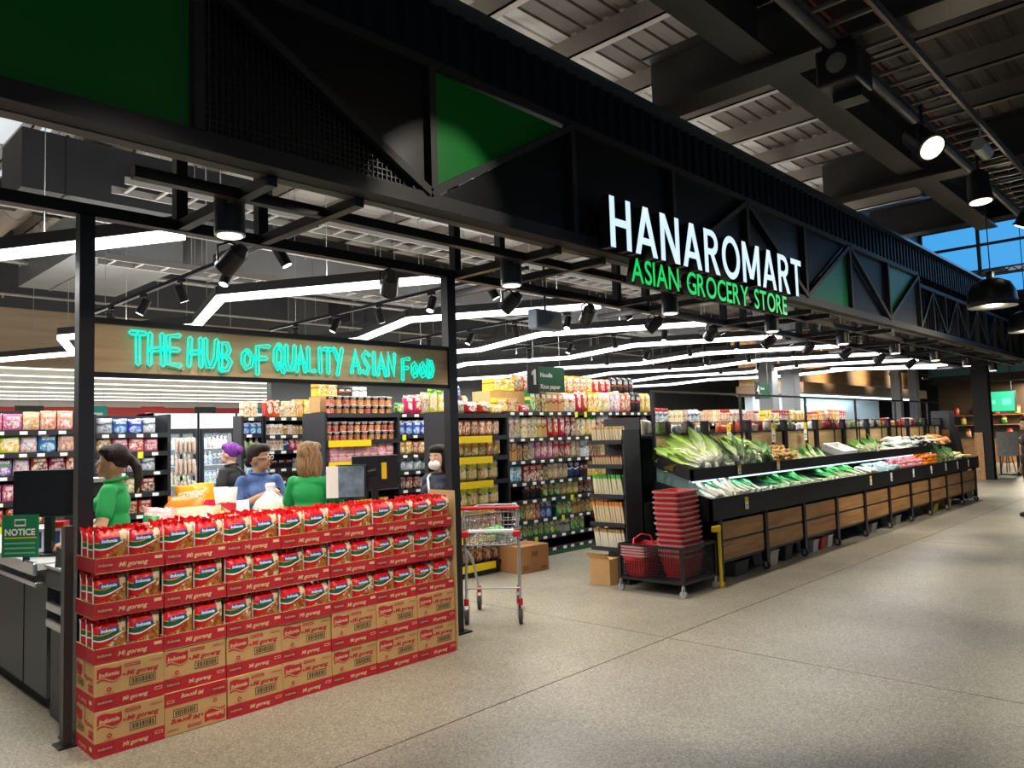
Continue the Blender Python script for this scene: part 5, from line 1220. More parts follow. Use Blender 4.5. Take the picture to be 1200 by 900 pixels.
# racks behind the produce stand
R3Y = 7.3
rz_ = [.5, .9, 1.3, 1.72]
for q, (a, b_) in enumerate(((10.6, 13.0), (13.05, 15.4), (15.45, 17.8), (17.85, 20.2))):
    rack('grocery_rack', f'{nth(q+1)} grocery rack from the left behind the produce stand', a, b_, R3Y, .5, rz_, 1.74, tags=.25)
    for i in (2, 3):
        goods(rowspec([['white', 'silver', 'sky', 'cream', 'pink'], ['peach', 'white', 'navy', 'cream'], ['red', 'yellow', 'cream', 'crimson'], ['red', 'crimson', 'gold', 'white']][q], ['box', 'bag', 'jar'], .15, .27, .12, b_-a-.1), a+.05, b_-.03, R3Y+.02, rz_[i]+.001, f'{"upper middle" if i == 2 else "top"} shelf of the {nth(q+1)} grocery rack', 'grocery rack goods')

# end display of stick packets facing the checkout side
SX, SY0, SY1 = 6.62, 4.72, 5.2
es = thing('stick_display', 'narrow dark end display stacked with upright stick packets beside the baskets', 'display stand', (SX, (SY0+SY1)/2, 0), R(-90))
# local: x runs to -Y of the world (left to right as seen), -y faces -X
h = (SY1-SY0)/2
MB().box(-h, h, .3, .33, 0, 1.75).build('back_panel', CHAR, es)
MB().box(h-.02, h, .0, .33, 0, 1.62).build('side_panel', CHAR, es)
ez = [.36, .62, .92, 1.24, 1.5]
for z in ez: MB().box(-h, h-.02, 0, .3, z-.03, z).box(-h, h-.02, -.012, 0, z-.03, z+.015).build('shelf', SHELF, es)
SK = {'white': ('#e6ddc6', '#b98a4a'), 'orange': ('#dfc89c', '#e8862a'), 'green': ('#d9cfa8', '#4fae42'), 'red': ('#c9a97a', '#8a2a22'), 'tan': ('#e0cba0', '#c9a25c')}
SM = {}
for k_, (c1, c2) in SK.items():
    m_ = grad_mat('stick_'+k_, [(0, c1), (.78, c1), (.84, c2), (1, c2)], noise=.03); SM[k_] = MB().bbox(-.016, .016, -.012, .012, 0, .2, .004).mesh('stick_packet', m_)
for i, (k_, z, hh) in enumerate((('white', .361, 1.0), ('orange', .621, 1.15), ('green', .921, 1.1), ('red', 1.241, .55), ('tan', 1.501, .8))):
    for j in range(11):
        for d in range(2):
            o = put('stick_packet', SM[k_], None, (SX+.05+.06*d, SY1-.05-j*.036, z), (rnd.uniform(-.05, .05), R(8), R(90)+rnd.uniform(-.1, .1)), (1, 1, hh))
            tag(o, f'slim {dict(white="white", orange="orange-topped", green="green-topped", red="dark red", tan="tan")[k_]} stick packet, {nth(j+1)} from left, {("front", "rear")[d]} row of the end display', 'packet', 'stick packets of the end display')
for j in range(4):
    o = put('stick_bag', unit('bag', sm('brown')), None, (SX+.1, SY1-.08-j*.11, .031), (0, 0, R(-90)+rnd.uniform(-.1, .1)), (.12, .07, .24)); tag(o, f'dark brown bag on the floor shelf of the end display, {nth(j+1)} from left', 'bag', 'brown bags of the end display')
MB().box(-h, h-.02, 0, .3, 0, .03).build('floor_shelf', SHELF, es)
t = thing('open_carton', 'open brown carton on the floor beside the end display', 'carton', (6.56, 4.98, 0)); MB().box(-.1, .1, -.13, .13, 0, .27).build('body', CARD, t); MB().add([(-.1, -.13, .27), (-.1, .13, .27), (-.16, .13, .33), (-.16, -.13, .33)], [(0, 1, 2, 3), (3, 2, 1, 0)]).build('flap', CARD_IN, t)

# ---------------------------------------------------------------- hanging aisle signs
SGN = mat('sign_green', '#0f5a3a', .5); SBK = mat('sign_black', '#16181a', .5)
def aisle_sign(x, y, z, num, lines, label, sc=1.0):
    t = thing('aisle_sign', label, 'sign', (x, y, z)); t.scale = (sc, sc, sc)
    MB().box(-.3, -.13, 0, .02, .0, .34).build('number_panel', SBK, t); MB().box(-.13, .32, .0, .015, .02, .31).build('green_panel', SGN, t)
    mb = MB()
    if num == '1': mb.add([(-.215, -.003, .1), (-.175, -.003, .1), (-.175, -.003, .27), (-.205, -.003, .27), (-.245, -.003, .235), (-.245, -.003, .2), (-.215, -.003, .22)], [list(range(7))], 0)
    else: text_into(mb, num, -.26, -.003, .1, .24, 0, bold=.004)
    for i, s in enumerate(lines): text_into(mb, s, -.1, -.003, .19-.13*i, .07, 0, wd=.034*len(s), bold=.002)
    mb.build('lettering', WHITE, t)
    for xx in (-.2, .25): MB().cyl((xx, .01, .3), (xx, .01, (5.2-z)/sc), .003, n=5).build('suspension_wire', GREYL, t)
aisle_sign(6.42, 5.6, 2.05, '1', ['Noodle', 'Rice paper'], 'hanging green and black aisle sign numbered 1 for noodle and rice paper')
aisle_sign(13.9, 6.6, 2.15, '4', ['Snack', 'Seaweed'], 'hanging green and black aisle sign numbered 4 above the produce stand')
t = thing('exit_box', 'grey ceiling mounted display box seen from its side beneath the zigzag lamp', 'display box', (5.82, 5.0, 2.66))
MB().bbox(-.2, .2, 0, .12, 0, .2, .01).build('body', mat('blue_grey_case', '#8fa3b5', .4), t); MB().box(-.18, .18, -.004, 0, .015, .185).build('panel', mat('slate_panel', '#5b6b7c', .35), t); MB().cyl((0, .06, .2), (0, .06, 2.74), .012, n=8).build('drop_rod', GREYD, t)
# ---------------------------------------------------------------- services under the shop roof
def duct(x0, x1, y0, y1, z0, z1, m, label, seams=True, axis='X'):
    t = thing('air_duct', label, 'duct', ((x0+x1)/2, (y0+y1)/2, z0)); hx, hy = (x1-x0)/2, (y1-y0)/2
    MB().box(-hx, hx, -hy, hy, 0, z1-z0).build('duct_body', m, t)
    if seams:
        k = -hx+.4
        while k < hx: MB().box(k-.015, k+.015, -hy-.012, hy+.012, -.012, z1-z0+.012).build('flange', m, t); k += 1.3
    for k in (-hx*.6, 0, hx*.6):
        for s in (-1, 1): MB().cyl((k, s*hy, z1-z0), (k, s*hy, 5.2-z0), .006, n=5).build('hanger_rod', GREYL, t)
DKD = mat('dark_duct', '#303236', .55)
duct(1.95, 4.6, 8.35, 9.1, 4.15, 4.75, DKD, 'dark grey rectangular duct high above the checkout')
duct(4.6, 19, 10.2, 11.0, 4.05, 4.65, DUCT, 'long pale grey rectangular duct above the middle of the shop')
duct(2.9, 4.2, 10.0, 12.5, 3.95, 4.5, DUCT, 'short pale grey duct box over the fridges')
duct(5.3, 7.2, 6.2, 6.9, 4.2, 4.7, DUCT, 'pale grey duct box above the aisle one sign')
duct(9, 19, 13.2, 14.0, 4.1, 4.7, DKD, 'dark duct along the back of the shop')
t = thing('round_duct', 'round pale duct running under the skylights', 'duct', (2.75, 12, 4.95)); MB().cyl((0, -4.2, 0), (0, 4, 0), .16, n=20).build('duct_body', mat('beige_duct', '#b9aca0', .5), t)
for y in (-3, 0, 3): MB().cyl((0, y-.03, 0), (0, y+.03, 0), .168, n=20).build('band', GREYL, t)
PIPE = mat('grey_pipe', '#a7a59f', .4, .3)
for i, (y, z, r, lab) in enumerate(((5.5, 4.25, .025, 'nearest'), (6.0, 4.35, .025, 'second'), (7.5, 4.5, .03, 'third'), (9.6, 4.3, .025, 'fourth'), (12.0, 4.2, .03, 'fifth'), (12.9, 3.9, .02, 'sixth'))):
    t = thing('sprinkler_pipe', f'{lab} thin grey sprinkler pipe under the shop roof', 'pipe', (6, y, z), 0, 'sprinkler pipes of the shop')
    MB().cyl((-11, 0, 0), (14, 0, 0), r, n=8).build('pipe', PIPE, t)
    for x in range(-10, 14, 3): MB().cyl((x, 0, 0), (x, 0, 5.2-z), .005, n=5).build('hanger_rod', GREYL, t); MB().cyl((x+.8, 0, -.06), (x+.8, 0, 0), .012, n=6).build('sprinkler_head', GREYL, t)
def cable_ladder(x0, x1, y0, y1, z, label, step=.26, m=PIPE):
    t = thing('cable_ladder', label, 'cable ladder', (x0, y0, z)); L_ = x1-x0; W_ = y1-y0
    for y in (0, W_): MB().box(0, L_, y-.012, y+.012, 0, .07).build('side_rail', m, t)
    n = int(L_/step)
    for i in range(n): MB().box(i*step+.1, i*step+.13, .012, W_-.012, .01, .035).build('rung', m, t)
    for x in (L_*.1, L_*.5, L_*.9):
        for y in (0, W_): MB().cyl((x, y, .07), (x, y, 5.2-z), .006, n=5).build('hanger_rod', GREYL, t)
    return t
cable_ladder(2.6, 12, 7.5, 7.85, 4.1, 'cable ladder above the shop checkouts', .3)
cable_ladder(3, 14, 9.2, 9.5, 3.75, 'cable ladder further inside above the fridges', .3)

# ---------------------------------------------------------------- mall ceiling: cable ladder and theatre spotlights
ML = mat('ladder_grey', '#6d6a65', .45, .3)
cl = cable_ladder(-3, 12.6, 1.53, 1.86, 4.3, 'grey cable ladder hanging under the dark mall roof', .26, ML)
MB().cyl((0, .36, -.03), (15.6, .36, -.03), .035, n=10).build('conduit', ML, cl)
for y in (.04, .29): MB().tube([(0, y, .05), (5, y+.01, .045), (10, y-.01, .05), (15.6, y, .05)], .012, 6).build('orange_cable', mat('orange_cable', '#8a4a34', .6), cl)
WLENS = mat('warm_lens', '#ffe6bd', .4, emit=5)
def theatre(x, y, z, aim, label, lit=True, power=None, spot=R(50), sc=1.0, blend=.5):
    t = thing('theatre_spotlight', label, 'spotlight', (x, y, z)); d = (Vector(aim)-Vector((x, y, z))).normalized()
    hd = MB().cyl(-d*.15*sc, d*.12*sc, .1*sc, .115*sc, n=20).cyl(-d*.2*sc, -d*.15*sc, .05*sc, .09*sc, n=16).build('head', BLK, t)
    MB().cyl(d*.12*sc, d*.135*sc, .125*sc, n=20).build('rim', BLK2, hd); MB().cyl(d*.136*sc, d*.14*sc, .1*sc, n=18).build('lens', WLENS if lit else mat('dull_lens', '#77756f', .3), hd)
    MB().tube([(-.13*sc, 0, 0), (-.13*sc, 0, .12*sc), (0, 0, .17*sc), (.13*sc, 0, .12*sc), (.13*sc, 0, 0)], .01, 6).build('yoke', BLK, t); MB().cyl((0, 0, .16*sc), (0, 0, 4.3-z), .015, n=8).build('clamp', BLK, t)
    if power: light('spot_lamp', 'SPOT', t, tuple(d*.16*sc), power, (1, .92, .8), spot=spot, blend=blend, radius=.09, direction=d)
t = thing('speaker_box', 'black box projector clamped beside the cable ladder', 'projector', (5.5, 1.86, 3.98)); MB().bbox(-.17, .17, -.13, .15, 0, .27, .02).build('body', BLK, t)
MB().cyl((-.172, .0, .14), (-.185, .0, .14), .05, n=16).cyl((-.17, 0, .14), (-.178, 0, .14), .07, n=16).build('lens_ring', mat('dull_lens', '#77756f', .3), t); MB().box(.0, .16, -.1, .1, -.07, 0).build('lower_case', BLK, t); MB().box(-.15, .15, -.1, .1, .27, .31).build('clamp', BLK, t)
theatre(7.02, 1.78, 3.98, (6.2, .6, 2.6), 'tilted black theatre spotlight with bright lens below the cable ladder', True, SPOT_W)
theatre(8.85, 1.76, 3.96, (8.6, 1.5, 0), 'round theatre spotlight pointing straight down near the atrium', True, SPOT_W*.8)
for i, (x, aim) in enumerate(((-1.4, (-.2, 3.2, 0)), (.6, (1.8, 4.4, .8)), (2.0, (3.2, 4.4, .8)), (2.9, (5.0, 2.6, 0)), (10.6, (10.8, 3.6, .4)), (11.8, (13.6, 3.6, .4)))):  # extra spotlights added to fill in light on the foreground and stand fronts
    theatre(x, 1.62, 3.98, aim, f'{nth(i+1)} added fill spotlight along the cable ladder counted from the left', True, SPOT_W*(.8 if i < 3 else 1.0), R(48))
theatre(3.6, 1.62, 3.98, (3.1, 3.5, 3.0), 'theatre spotlight aimed at the green fascia triangle', True, SPOT_W*.3, R(30), 1.0, .08)
t = thing('ceiling_camera', 'white cylindrical bracket under the cable ladder', 'fitting', (8.0, 1.55, 4.12)); MB().cyl((-.11, 0, 0), (.11, -.02, -.04), .06, n=16).build('body', GREYL, t); MB().cyl((0, 0, 0), (0, 0, .18), .01, n=6).build('stem', GREYL, t)
def pendant(x, y, z, s, label, cord):
    t = thing('pendant_lamp', label, 'pendant lamp', (x, y, z)); prof = [(.26, 0), (.262, .06), (.25, .18), (.2, .28), (.1, .33), (.045, .34), (.045, .42), (.001, .42)]
    MB().lathe([(a*s, b*s) for a, b in prof], 24).build('shade', BLK, t); MB().lathe([(.001, .2*s), (.2*s, .17*s), (.245*s, .06*s), (.25*s, .012)], 24).build('inner_shade', mat('warm_inner', '#f2d9ae', .6, emit=.5), t)
    MB().cyl((0, 0, .004), (0, 0, .012), .235*s, n=24).build('diffuser', mat('warm_bulb', '#f4dcae', .4, emit=1.1), t); MB().cyl((0, 0, .42*s), (0, 0, cord), .006, n=6).build('cord', BLK, t)
    light('pendant_light', 'POINT', t, (0, 0, -.08), 60, (1, .85, .6), radius=.06)
pendant(10.4, 2.02, 2.94, 1.0, 'black dome pendant lamp with warm inside before the blue clerestory', 2.46)
pendant(14.4, 2.35, 3.0, 1.0, 'second black dome pendant lamp at the right edge', 3.6)

# ---------------------------------------------------------------- atrium end: clerestory window wall
win = struct(MB().box(19.95, 20.05, -12, 5.3, 4.42, 4.5).build('window_1', CHAR), 'blue clerestory window band')
for i in range(14):
    y = 5.27-i*1.2
    MB().box(19.93, 20.07, y-.035, y+.035, 4.5, 6.6).build('mullion', CHAR, win)
    for z0_, z1_ in ((4.5, 4.9), (5.08, 5.62), (5.7, 6.1), (6.16, 6.55)): MB().box(19.99, 20.01, y-1.165, y-.035, z0_, z1_).build('pane', WINB, win)
for z in (4.9, 5.62, 6.1, 6.55): MB().box(19.94, 20.06, -12, 5.3, z, z+.06).build('transom', CHAR, win)
tr = MB()
for i in range(58):
    y = -12+i*.3; tr.bar((19.9, y, 4.93), (19.9, y+.15, 5.05), .02, .02); tr.bar((19.9, y+.15, 5.05), (19.9, y+.3, 4.93), .02, .02)
tr.box(19.88, 19.92, -12, 5.3, 5.04, 5.07).box(19.88, 19.92, -12, 5.3, 4.92, 4.95); tr.build('truss_rail', CHAR, win)
light('clerestory_daylight', 'AREA', win, (19.8, -2, 5.5), 90, (.35, .65, 1), 14, 1.9, direction=(-1, 0, -.15))
struct(MB().box(13.2, 20, -14, 5.35, 6.6, 6.75).build('ceiling_atrium', DARKB), 'dark high roof of the atrium')
struct(MB().box(20, 42, -14, 5.35, 4.4, 4.5).build('ceiling_mall', DARKB), 'dark mall ceiling past the clerestory')
struct(MB().box(13.1, 13.25, -14, 3.4, 5.2, 6.7).build('wall_step', DARKB), 'dark step wall between the low mall roof and the atrium')
struct(MB().box(13.2, 42, 5.3, 5.36, 4.36, 6.7).build('wall_upper_side', CHAR), 'dark wall above the fascia in the atrium')
struct(MB().box(41.8, 42, -14, 24, 0, 6).build('wall_right', CHAR), 'dark end wall of the mall')
struct(MB().box(13.2, 42, -14.2, -14, 0, 6.7).build('wall_opposite', CHAR), 'dark far side wall of the mall')

# ---------------------------------------------------------------- columns, fish counter at the far end
CONC = mat('column_grey', '#6f7376', .6, noise=.05)
for i, (x, y) in enumerate(((17.7, 8.25), (18.95, 8.25), (24.5, 7.4), (26.2, 7.4))):
    t = thing('shop_column', f'{("wide grey", "second wide grey", "slim grey", "second slim grey")[i]} column rising behind the produce stand', 'column', (x, y, 0)); w_ = .18 if i < 2 else .13
    MB().bbox(-w_, w_, -w_, w_, 0, 5.0, .02).build('shaft', CONC, t); MB().box(-w_-.05, w_+.05, -w_-.05, w_+.05, 0, .12).build('base', CHAR, t)
fb = thing('timber_bulkhead', 'angled timber bulkhead over the lit fish counter at the far end', 'bulkhead', (26, 9.6, 2.55))
MB().box(-5.4, 6.0, -1.0, 1, .0, .3).build('lower_band', mat('dark_timber', '#5c4630', .6), fb); MB().box(-5.2, 5.8, -.7, 1, .3, 1.0).build('face_board', BULKW, fb); MB().box(-5.6, 6.0, .3, 1, 1.35, 2.1).build('upper_board', BULKW, fb); MB().box(-5.6, 6, .4, .9, 1.0, 1.36).build('recess', BLK2, fb)
for x in (-5, -1.8, 1.6, 5.4): MB().cyl((x, .6, 2.1), (x, .6, 2.65), .02, n=6).build('drop_rod', GREYD, fb)
tl = thing('display_track', 'track of three bright can lamps washing the timber bulkhead', 'track light', (26, 7.9, 3.3))
MB().box(-4.5, 4.5, -.02, .02, 0, .035).build('track', BLK, tl)
for x in (-4.3, 0, 4.3): MB().cyl((x, 0, .03), (x, 0, 2.1), .006, n=5).build('suspension_wire', GREYL, tl)
for x in (-3.6, -.2, 3.4):
    d = Vector((0, 1.6, .05)).normalized(); hd = MB().cyl(Vector((x, 0, -.1))-d*.09, Vector((x, 0, -.1))+d*.09, .05, n=12).cyl((x, 0, 0), (x, 0, -.1), .01, n=6).build('can_head', BLK, tl)
    MB().cyl(Vector((x, 0, -.1))+d*.09, Vector((x, 0, -.1))+d*.095, .04, n=12).build('lens', CANL, hd); light('can_lamp', 'SPOT', tl, (x, .12, -.1), 90, (1, .9, .75), spot=R(110), blend=.8, radius=.05, direction=d)
fc = thing('fish_counter', 'long steel backed fish counter with blue white strip light', 'counter', (26, 9.6, 0))
MB().box(-5, 5.8, .7, .95, 0, 2.55).build('back_splash', mat('steel_splash', '#aebfc8', .3, .5), fc); MB().box(-5, 5.8, -.6, .2, .0, .95).build('counter_base', BULKW, fc); MB().box(-5.05, 5.85, -.7, .25, .95, 1.05).build('counter_top', GREYL, fc)
MB().box(-5, 5.8, -.55, -.45, 2.48, 2.55).build('strip_lamp', mat('cool_strip', '#d4f0ff', .4, emit=3.5), fc); light('strip_light_source', 'AREA', fc, (0.4, -.5, 2.46), 160, (.75, .92, 1), 10, .1, direction=(0, .35, -1))
MB().box(-5, 5.8, .62, .7, 1.05, 1.55).build('dark_shelf', GREYD, fc)
MB().box(-5, 5.8, -.66, -.64, 1.05, 1.42).build('sneeze_guard', GLS, fc)
for i in range(14):
    o = rounde(i, mat('seafood_'+str(i % 3), ('#c26a58', '#b9aea4', '#8a5a50')[i % 3], .4, noise=.2), 'seafood_tray', .3, .3)
    tag(put('seafood_pile', o, None, (21.5+i*.72, 9.35, 1.051)), f'{("reddish", "pale grey", "brown")[i % 3]} seafood heap on the far fish counter, {nth(i+1)} from left', 'seafood', 'seafood heaps on the fish counter')
cb = thing('produce_end_cabinet', 'dark slanted end cabinet closing the produce stand at its far end', 'cabinet', (18.25, 4.35, 0))
MB().add([(-.25, -.15, 0), (.25, -.15, 0), (.25, .5, 0), (-.25, .5, 0), (-.25, .05, 1.5), (.25, .05, 1.5), (.25, .5, 1.5), (-.25, .5, 1.5)], [(3, 2, 1, 0), (4, 5, 6, 7), (0, 1, 5, 4), (1, 2, 6, 5), (2, 3, 7, 6), (3, 0, 4, 7)]).build('carcass', CHAR, cb); MB().box(-.26, -.25, .1, .45, .9, 1.45).build('timber_side', OAK, cb); MB().box(-.2, .2, .1, .45, 1.5, 1.85).build('top_screen', GREYD, cb)
t = thing('corner_column', 'dark corner column where the fascia meets the neighbouring stall', 'column', (24.3, 5.15, 0)); MB().box(-.15, .15, -.2, .2, 0, 4.4).build('shaft', BLK2, t); MB().box(-.19, -.15, -.0, .2, 0, 1.3).build('timber_facing', OAK, t)

# ---------------------------------------------------------------- stalls beyond the produce stand
MINT = mat('mint_lightbox', '#3fe0a8', .4, emit=.85)
s1 = thing('mint_lightbox', 'glowing mint green light box sign over the far stall', 'sign', (33.4, 6.6, 1.95)); MB().box(-.1, .1, -.62, .5, 0, .78).build('case', CHAR, s1); MB().box(-.11, -.1, -.6, .48, .02, .76).build('lit_face', MINT, s1)
for y in (-.5, .4): MB().cyl((0, y, .78), (0, y, 3.45), .015, n=6).build('drop_rod', CHAR, s1)
mb = MB(); mb.box(-.114, -.11, -.5, -.2, .25, .5).box(-.114, -.11, .0, .4, .3, .45); mb.build('emblem', mat('mint_pale', '#7af0cc', .4, emit=.9), s1)
st = thing('far_stall', 'warm lit food stall with green plants and orange shelves far at the right', 'stall', (35, 6.2, 0))
MB().box(.9, 1, -4, 3, 0, 3.4).build('back_board', mat('stall_back', '#4a3b26', .6), st); MB().box(-.2, .5, -4, 3, 0, .95).build('stall_counter', BULKW, st); MB().box(-.25, .55, -4, 3, .95, 1.0).build('counter_top', GREYD, st); MB().box(-.3, 1, -4, 3, 3.2, 3.5).build('canopy', CHAR, st); MB().box(-.32, -.3, -4, 3, 3.5, 4.4).build('corrugated_header', mat('teal_metal', '#4b7f8c', .4, .3), st)
for z in (1.45, 1.85): MB().box(.6, .9, -4, 3, z, z+.03).build('shelf', OAK, st)
light('stall_light', 'AREA', st, (.1, -.5, 3.1), 420, (1, .88, .68), 5, .3)
for i in range(24):
    z = (1.0, 1.48, 1.88)[i % 3]; cc = [('green', 'leafy green'), ('orange', 'orange'), ('lime', 'lime'), ('red', 'red')][(i*5) % 4]
    o = put('stall_jar', unit('jar', sm(cc[0])), None, (35.72 if z > 1.1 else 35.3, 3.0+i*.24, z+.031 if z > 1.1 else 1.001), (0, 0, 0), (.2, .2, .3)); tag(o, f'{cc[1]} jar on the far stall, {nth(i+1)} from the right', 'jar', 'jars of the far stall')
for i, (y, c_) in enumerate(((5.35, '#e33a3a'), (4.9, '#e35a9a'), (4.5, '#e0b030'))):
    t = thing('stall_lantern', f'{("red", "pink", "amber")[i]} glowing lantern hanging in the far stall', 'lantern', (34.4, y, 2.0)); MB().ell((0, 0, 0), (.12, .12, .15)).build('globe', mat('lantern_'+c_[1:], c_, .4, emit=1.6), t); MB().cyl((0, 0, .14), (0, 0, 1.3), .006, n=5).build('cord', BLK, t)
bd = thing('menu_board', 'grey standing notice board beyond the produce stand', 'board', (26.6, 5.05, 0)); MB().box(-.02, .02, -.28, .28, .55, 1.28).build('panel', mat('grey_board', '#8d8a86', .6, noise=.2, scale=8), bd)
for y in (-.22, .22): MB().box(-.02, .02, y-.02, y+.02, 0, .56).build('leg', BLK, bd)
MB().box(-.2, .2, -.25, .25, 0, .02).build('base', BLK, bd)
def stool(x, y, i):
    t = thing('cafe_stool', f'{nth(i+1)} black cafe stool from the left near the far stall', 'stool', (x, y, 0), 0, 'black cafe stools'); MB().cyl((0, 0, .7), (0, 0, .74), .17, n=16).build('seat', BLK, t)
    for a in range(4): MB().cyl((.08*math.cos(a*1.57), .08*math.sin(a*1.57), .7), (.2*math.cos(a*1.57), .2*math.sin(a*1.57), 0), .014, n=6).build('leg', BLK, t)
    MB().tube([(.15*math.cos(a*.785), .15*math.sin(a*.785), .3) for a in range(8)], .01, 6, closed=True).build('foot_ring', BLK, t)
for i, (x, y) in enumerate(((28.0, 5.35), (28.4, 4.9), (30.5, 4.9), (29.4, 4.6), (28.8, 4.25))): stool(x, y, i)
tb_ = thing('cafe_table', 'high timber cafe table with dark legs near the far stall', 'table', (29.3, 4.9, 0)); MB().box(-.9, .9, -.3, .3, 1.0, 1.05).build('table_top', OAK, tb_)
for x, y in ((-.8, -.25), (.8, -.25), (-.8, .25), (.8, .25)): MB().box(x-.03, x+.03, y-.03, y+.03, 0, 1.0).build('leg', BLK, tb_)
# ---------------------------------------------------------------- checkout furniture
CK = mat('checkout_grey', '#44484a', .5); CKD = mat('checkout_black', '#232527', .45); CKL = mat('checkout_top', '#c9ccca', .4)
c1 = thing('checkout_counter', 'dark grey checkout counter with silver edge at the left front', 'counter', (1.42, 5.36, 0))
MB().box(0, .26, 0, 2.2, .08, .86).build('body', CK, c1); MB().box(.03, .26, .03, 2.2, 0, .08).build('plinth', BLK2, c1); MB().box(-.06, .3, -.02, 2.2, .86, .9).build('top', CKL, c1)
MB().bbox(-.085, -.06, -.03, 2.2, .83, .91, .008).build('silver_edge', SILV, c1); MB().bbox(-.075, -.03, -.03, 2.2, .76, .79, .006).build('bumper_rail', SILV, c1); MB().box(-.004, 0, .5, .506, .08, .86).build('panel_joint', BLK2, c1)
c2 = thing('bagging_counter', 'black bagging counter with two silver rails behind the short post', 'counter', (1.42, 4.78, 0))
MB().box(0, 1.15, 0, .5, .0, .56).build('body', CKD, c2); MB().box(.04, 1.15, .03, .5, .56, .76).build('recess', BLK2, c2); MB().bbox(-.03, 1.15, -.02, .52, .76, .88, .02).build('top_box', CKD, c2); MB().box(-.03, 1.15, -.03, .53, .88, .895).build('top', CKL, c2)
for z in (.53, .63): MB().bbox(-.03, .01, -.02, .5, z, z+.05, .008).build('silver_rail', SILV, c2)
MB().box(-.003, 0, .2, .206, 0, .5).build('panel_joint', BLK2, c2)
t = thing('card_terminal', 'grey card terminal and scanner cradle on the checkout end', 'card terminal', (1.5, 5.06, .896), R(25))
MB().add([(-.07, -.1, 0), (.07, -.1, 0), (.07, .1, 0), (-.07, .1, 0), (-.06, -.1, .05), (.06, -.1, .05), (.06, .1, .12), (-.06, .1, .12)], [(3, 2, 1, 0), (4, 5, 6, 7), (0, 1, 5, 4), (1, 2, 6, 5), (2, 3, 7, 6), (3, 0, 4, 7)]).build('body', mat('terminal_grey', '#4a4d50', .4), t); MB().box(-.045, .045, -.07, -.01, .062, .066).build('keypad', GREYD, t); MB().box(-.045, .045, .02, .08, .098, .102).build('screen', mat('terminal_screen', '#9fb3b8', .2), t)
t = thing('payment_pinpad', 'small black payment pin pad tilted before the card terminal', 'pin pad', (1.5, 4.9, .896), R(40)); MB().bbox(-.045, .045, -.1, .1, 0, .045, .01).build('body', BLK, t); MB().box(-.035, .035, -.02, .085, .045, .048).build('screen', mat('pinpad_screen', '#b8bcc0', .2), t); MB().box(-.035, .035, -.09, -.03, .045, .05).build('keys', GREYD, t)
def monitor(name, label, loc, rz, w_, h_, pole, screen_front=False, tilt=0):
    t = thing(name, label, 'monitor', loc, rz)
    MB().bbox(-w_/2, w_/2, -.02, .02, pole, pole+h_, .008).build('case', BLK, t)
    MB().box(-w_/2+.012, w_/2-.012, (-.022 if screen_front else .02), (-.02 if screen_front else .022), pole+.012, pole+h_-.012).build('screen', SCREEN if not screen_front else mat('pos_screen', '#5c6a74', .25, emit=.25, noise=.5, scale=16), t)
    MB().box(-.025, .025, -.01 if not screen_front else .0, .03, 0.01, pole+.04).build('pole', BLK, t); MB().bbox(-.09, .09, -.07, .07, 0, .015, .005).build('foot', BLK, t)
    return t
m1 = monitor('checkout_monitor', 'large black monitor back on a pole at the left checkout', (1.52, 5.72, .9), R(-46), .46, .31, .25)
t = thing('notice_poster', 'green NOTICE poster hanging below the left monitor', 'poster', (1.34, 5.52, .93), R(-46)); MB().box(-.15, .08, 0, .004, 0, .26).build('sheet', mat('poster_green', '#0f7a4c', .6), t)
mb = MB(); text_into(mb, 'NOTICE', -.13, -.002, .135, .055, 0, wd=.19, bold=.002); 
for i in range(3): quad(mb, -.13, .06, .08-.03*i, .09-.03*i, -.001, 2)
quad(mb, -.13, .07, .115, .122, -.001, 1); quad(mb, -.07, .0, .19, .235, -.001, 0); quad(mb, -.065, -.005, .2, .225, -.0015, 3); mb.build('print', [WHITE, YEL, mat('poster_pale', '#6fb08e', .6), mat('poster_green', '#0f7a4c', .6)], t); MB().box(-.02, .02, .004, .012, -.03, .2).build('clip', GREYD, t)
t = thing('receipt_printer', 'tall dark self service cabinet with printer behind the left monitor', 'printer', (1.98, 6.62, 0)); MB().box(-.16, .16, -.16, .16, 0, 1.33).build('case', CHAR, t); MB().box(-.17, .17, -.17, .17, 1.33, 1.36).build('top', GREYL, t); MB().box(-.1, .06, -.165, -.16, 1.0, 1.15).build('slot', BLK2, t); MB().cyl((-.05, -.17, 1.12), (-.05, -.2, 1.12), .03, n=10).build('knob', GREYL, t)
t = thing('price_flag_box', 'small white box with blue stripes on the left checkout', 'box', (1.57, 5.95, .9), R(-30)); MB().box(-.12, .12, -.06, .06, 0, .16).build('body', WHITE, t); mb = MB()
for i in range(4): quad(mb, -.1+i*.055, -.07+i*.055, .03, .14, -.061, 0)
mb.build('stripes', mat('stripe_blue', '#2a3f7a', .5), t); MB().box(.02, .12, -.07, .07, .16, .2).build('red_lid', RED, t)

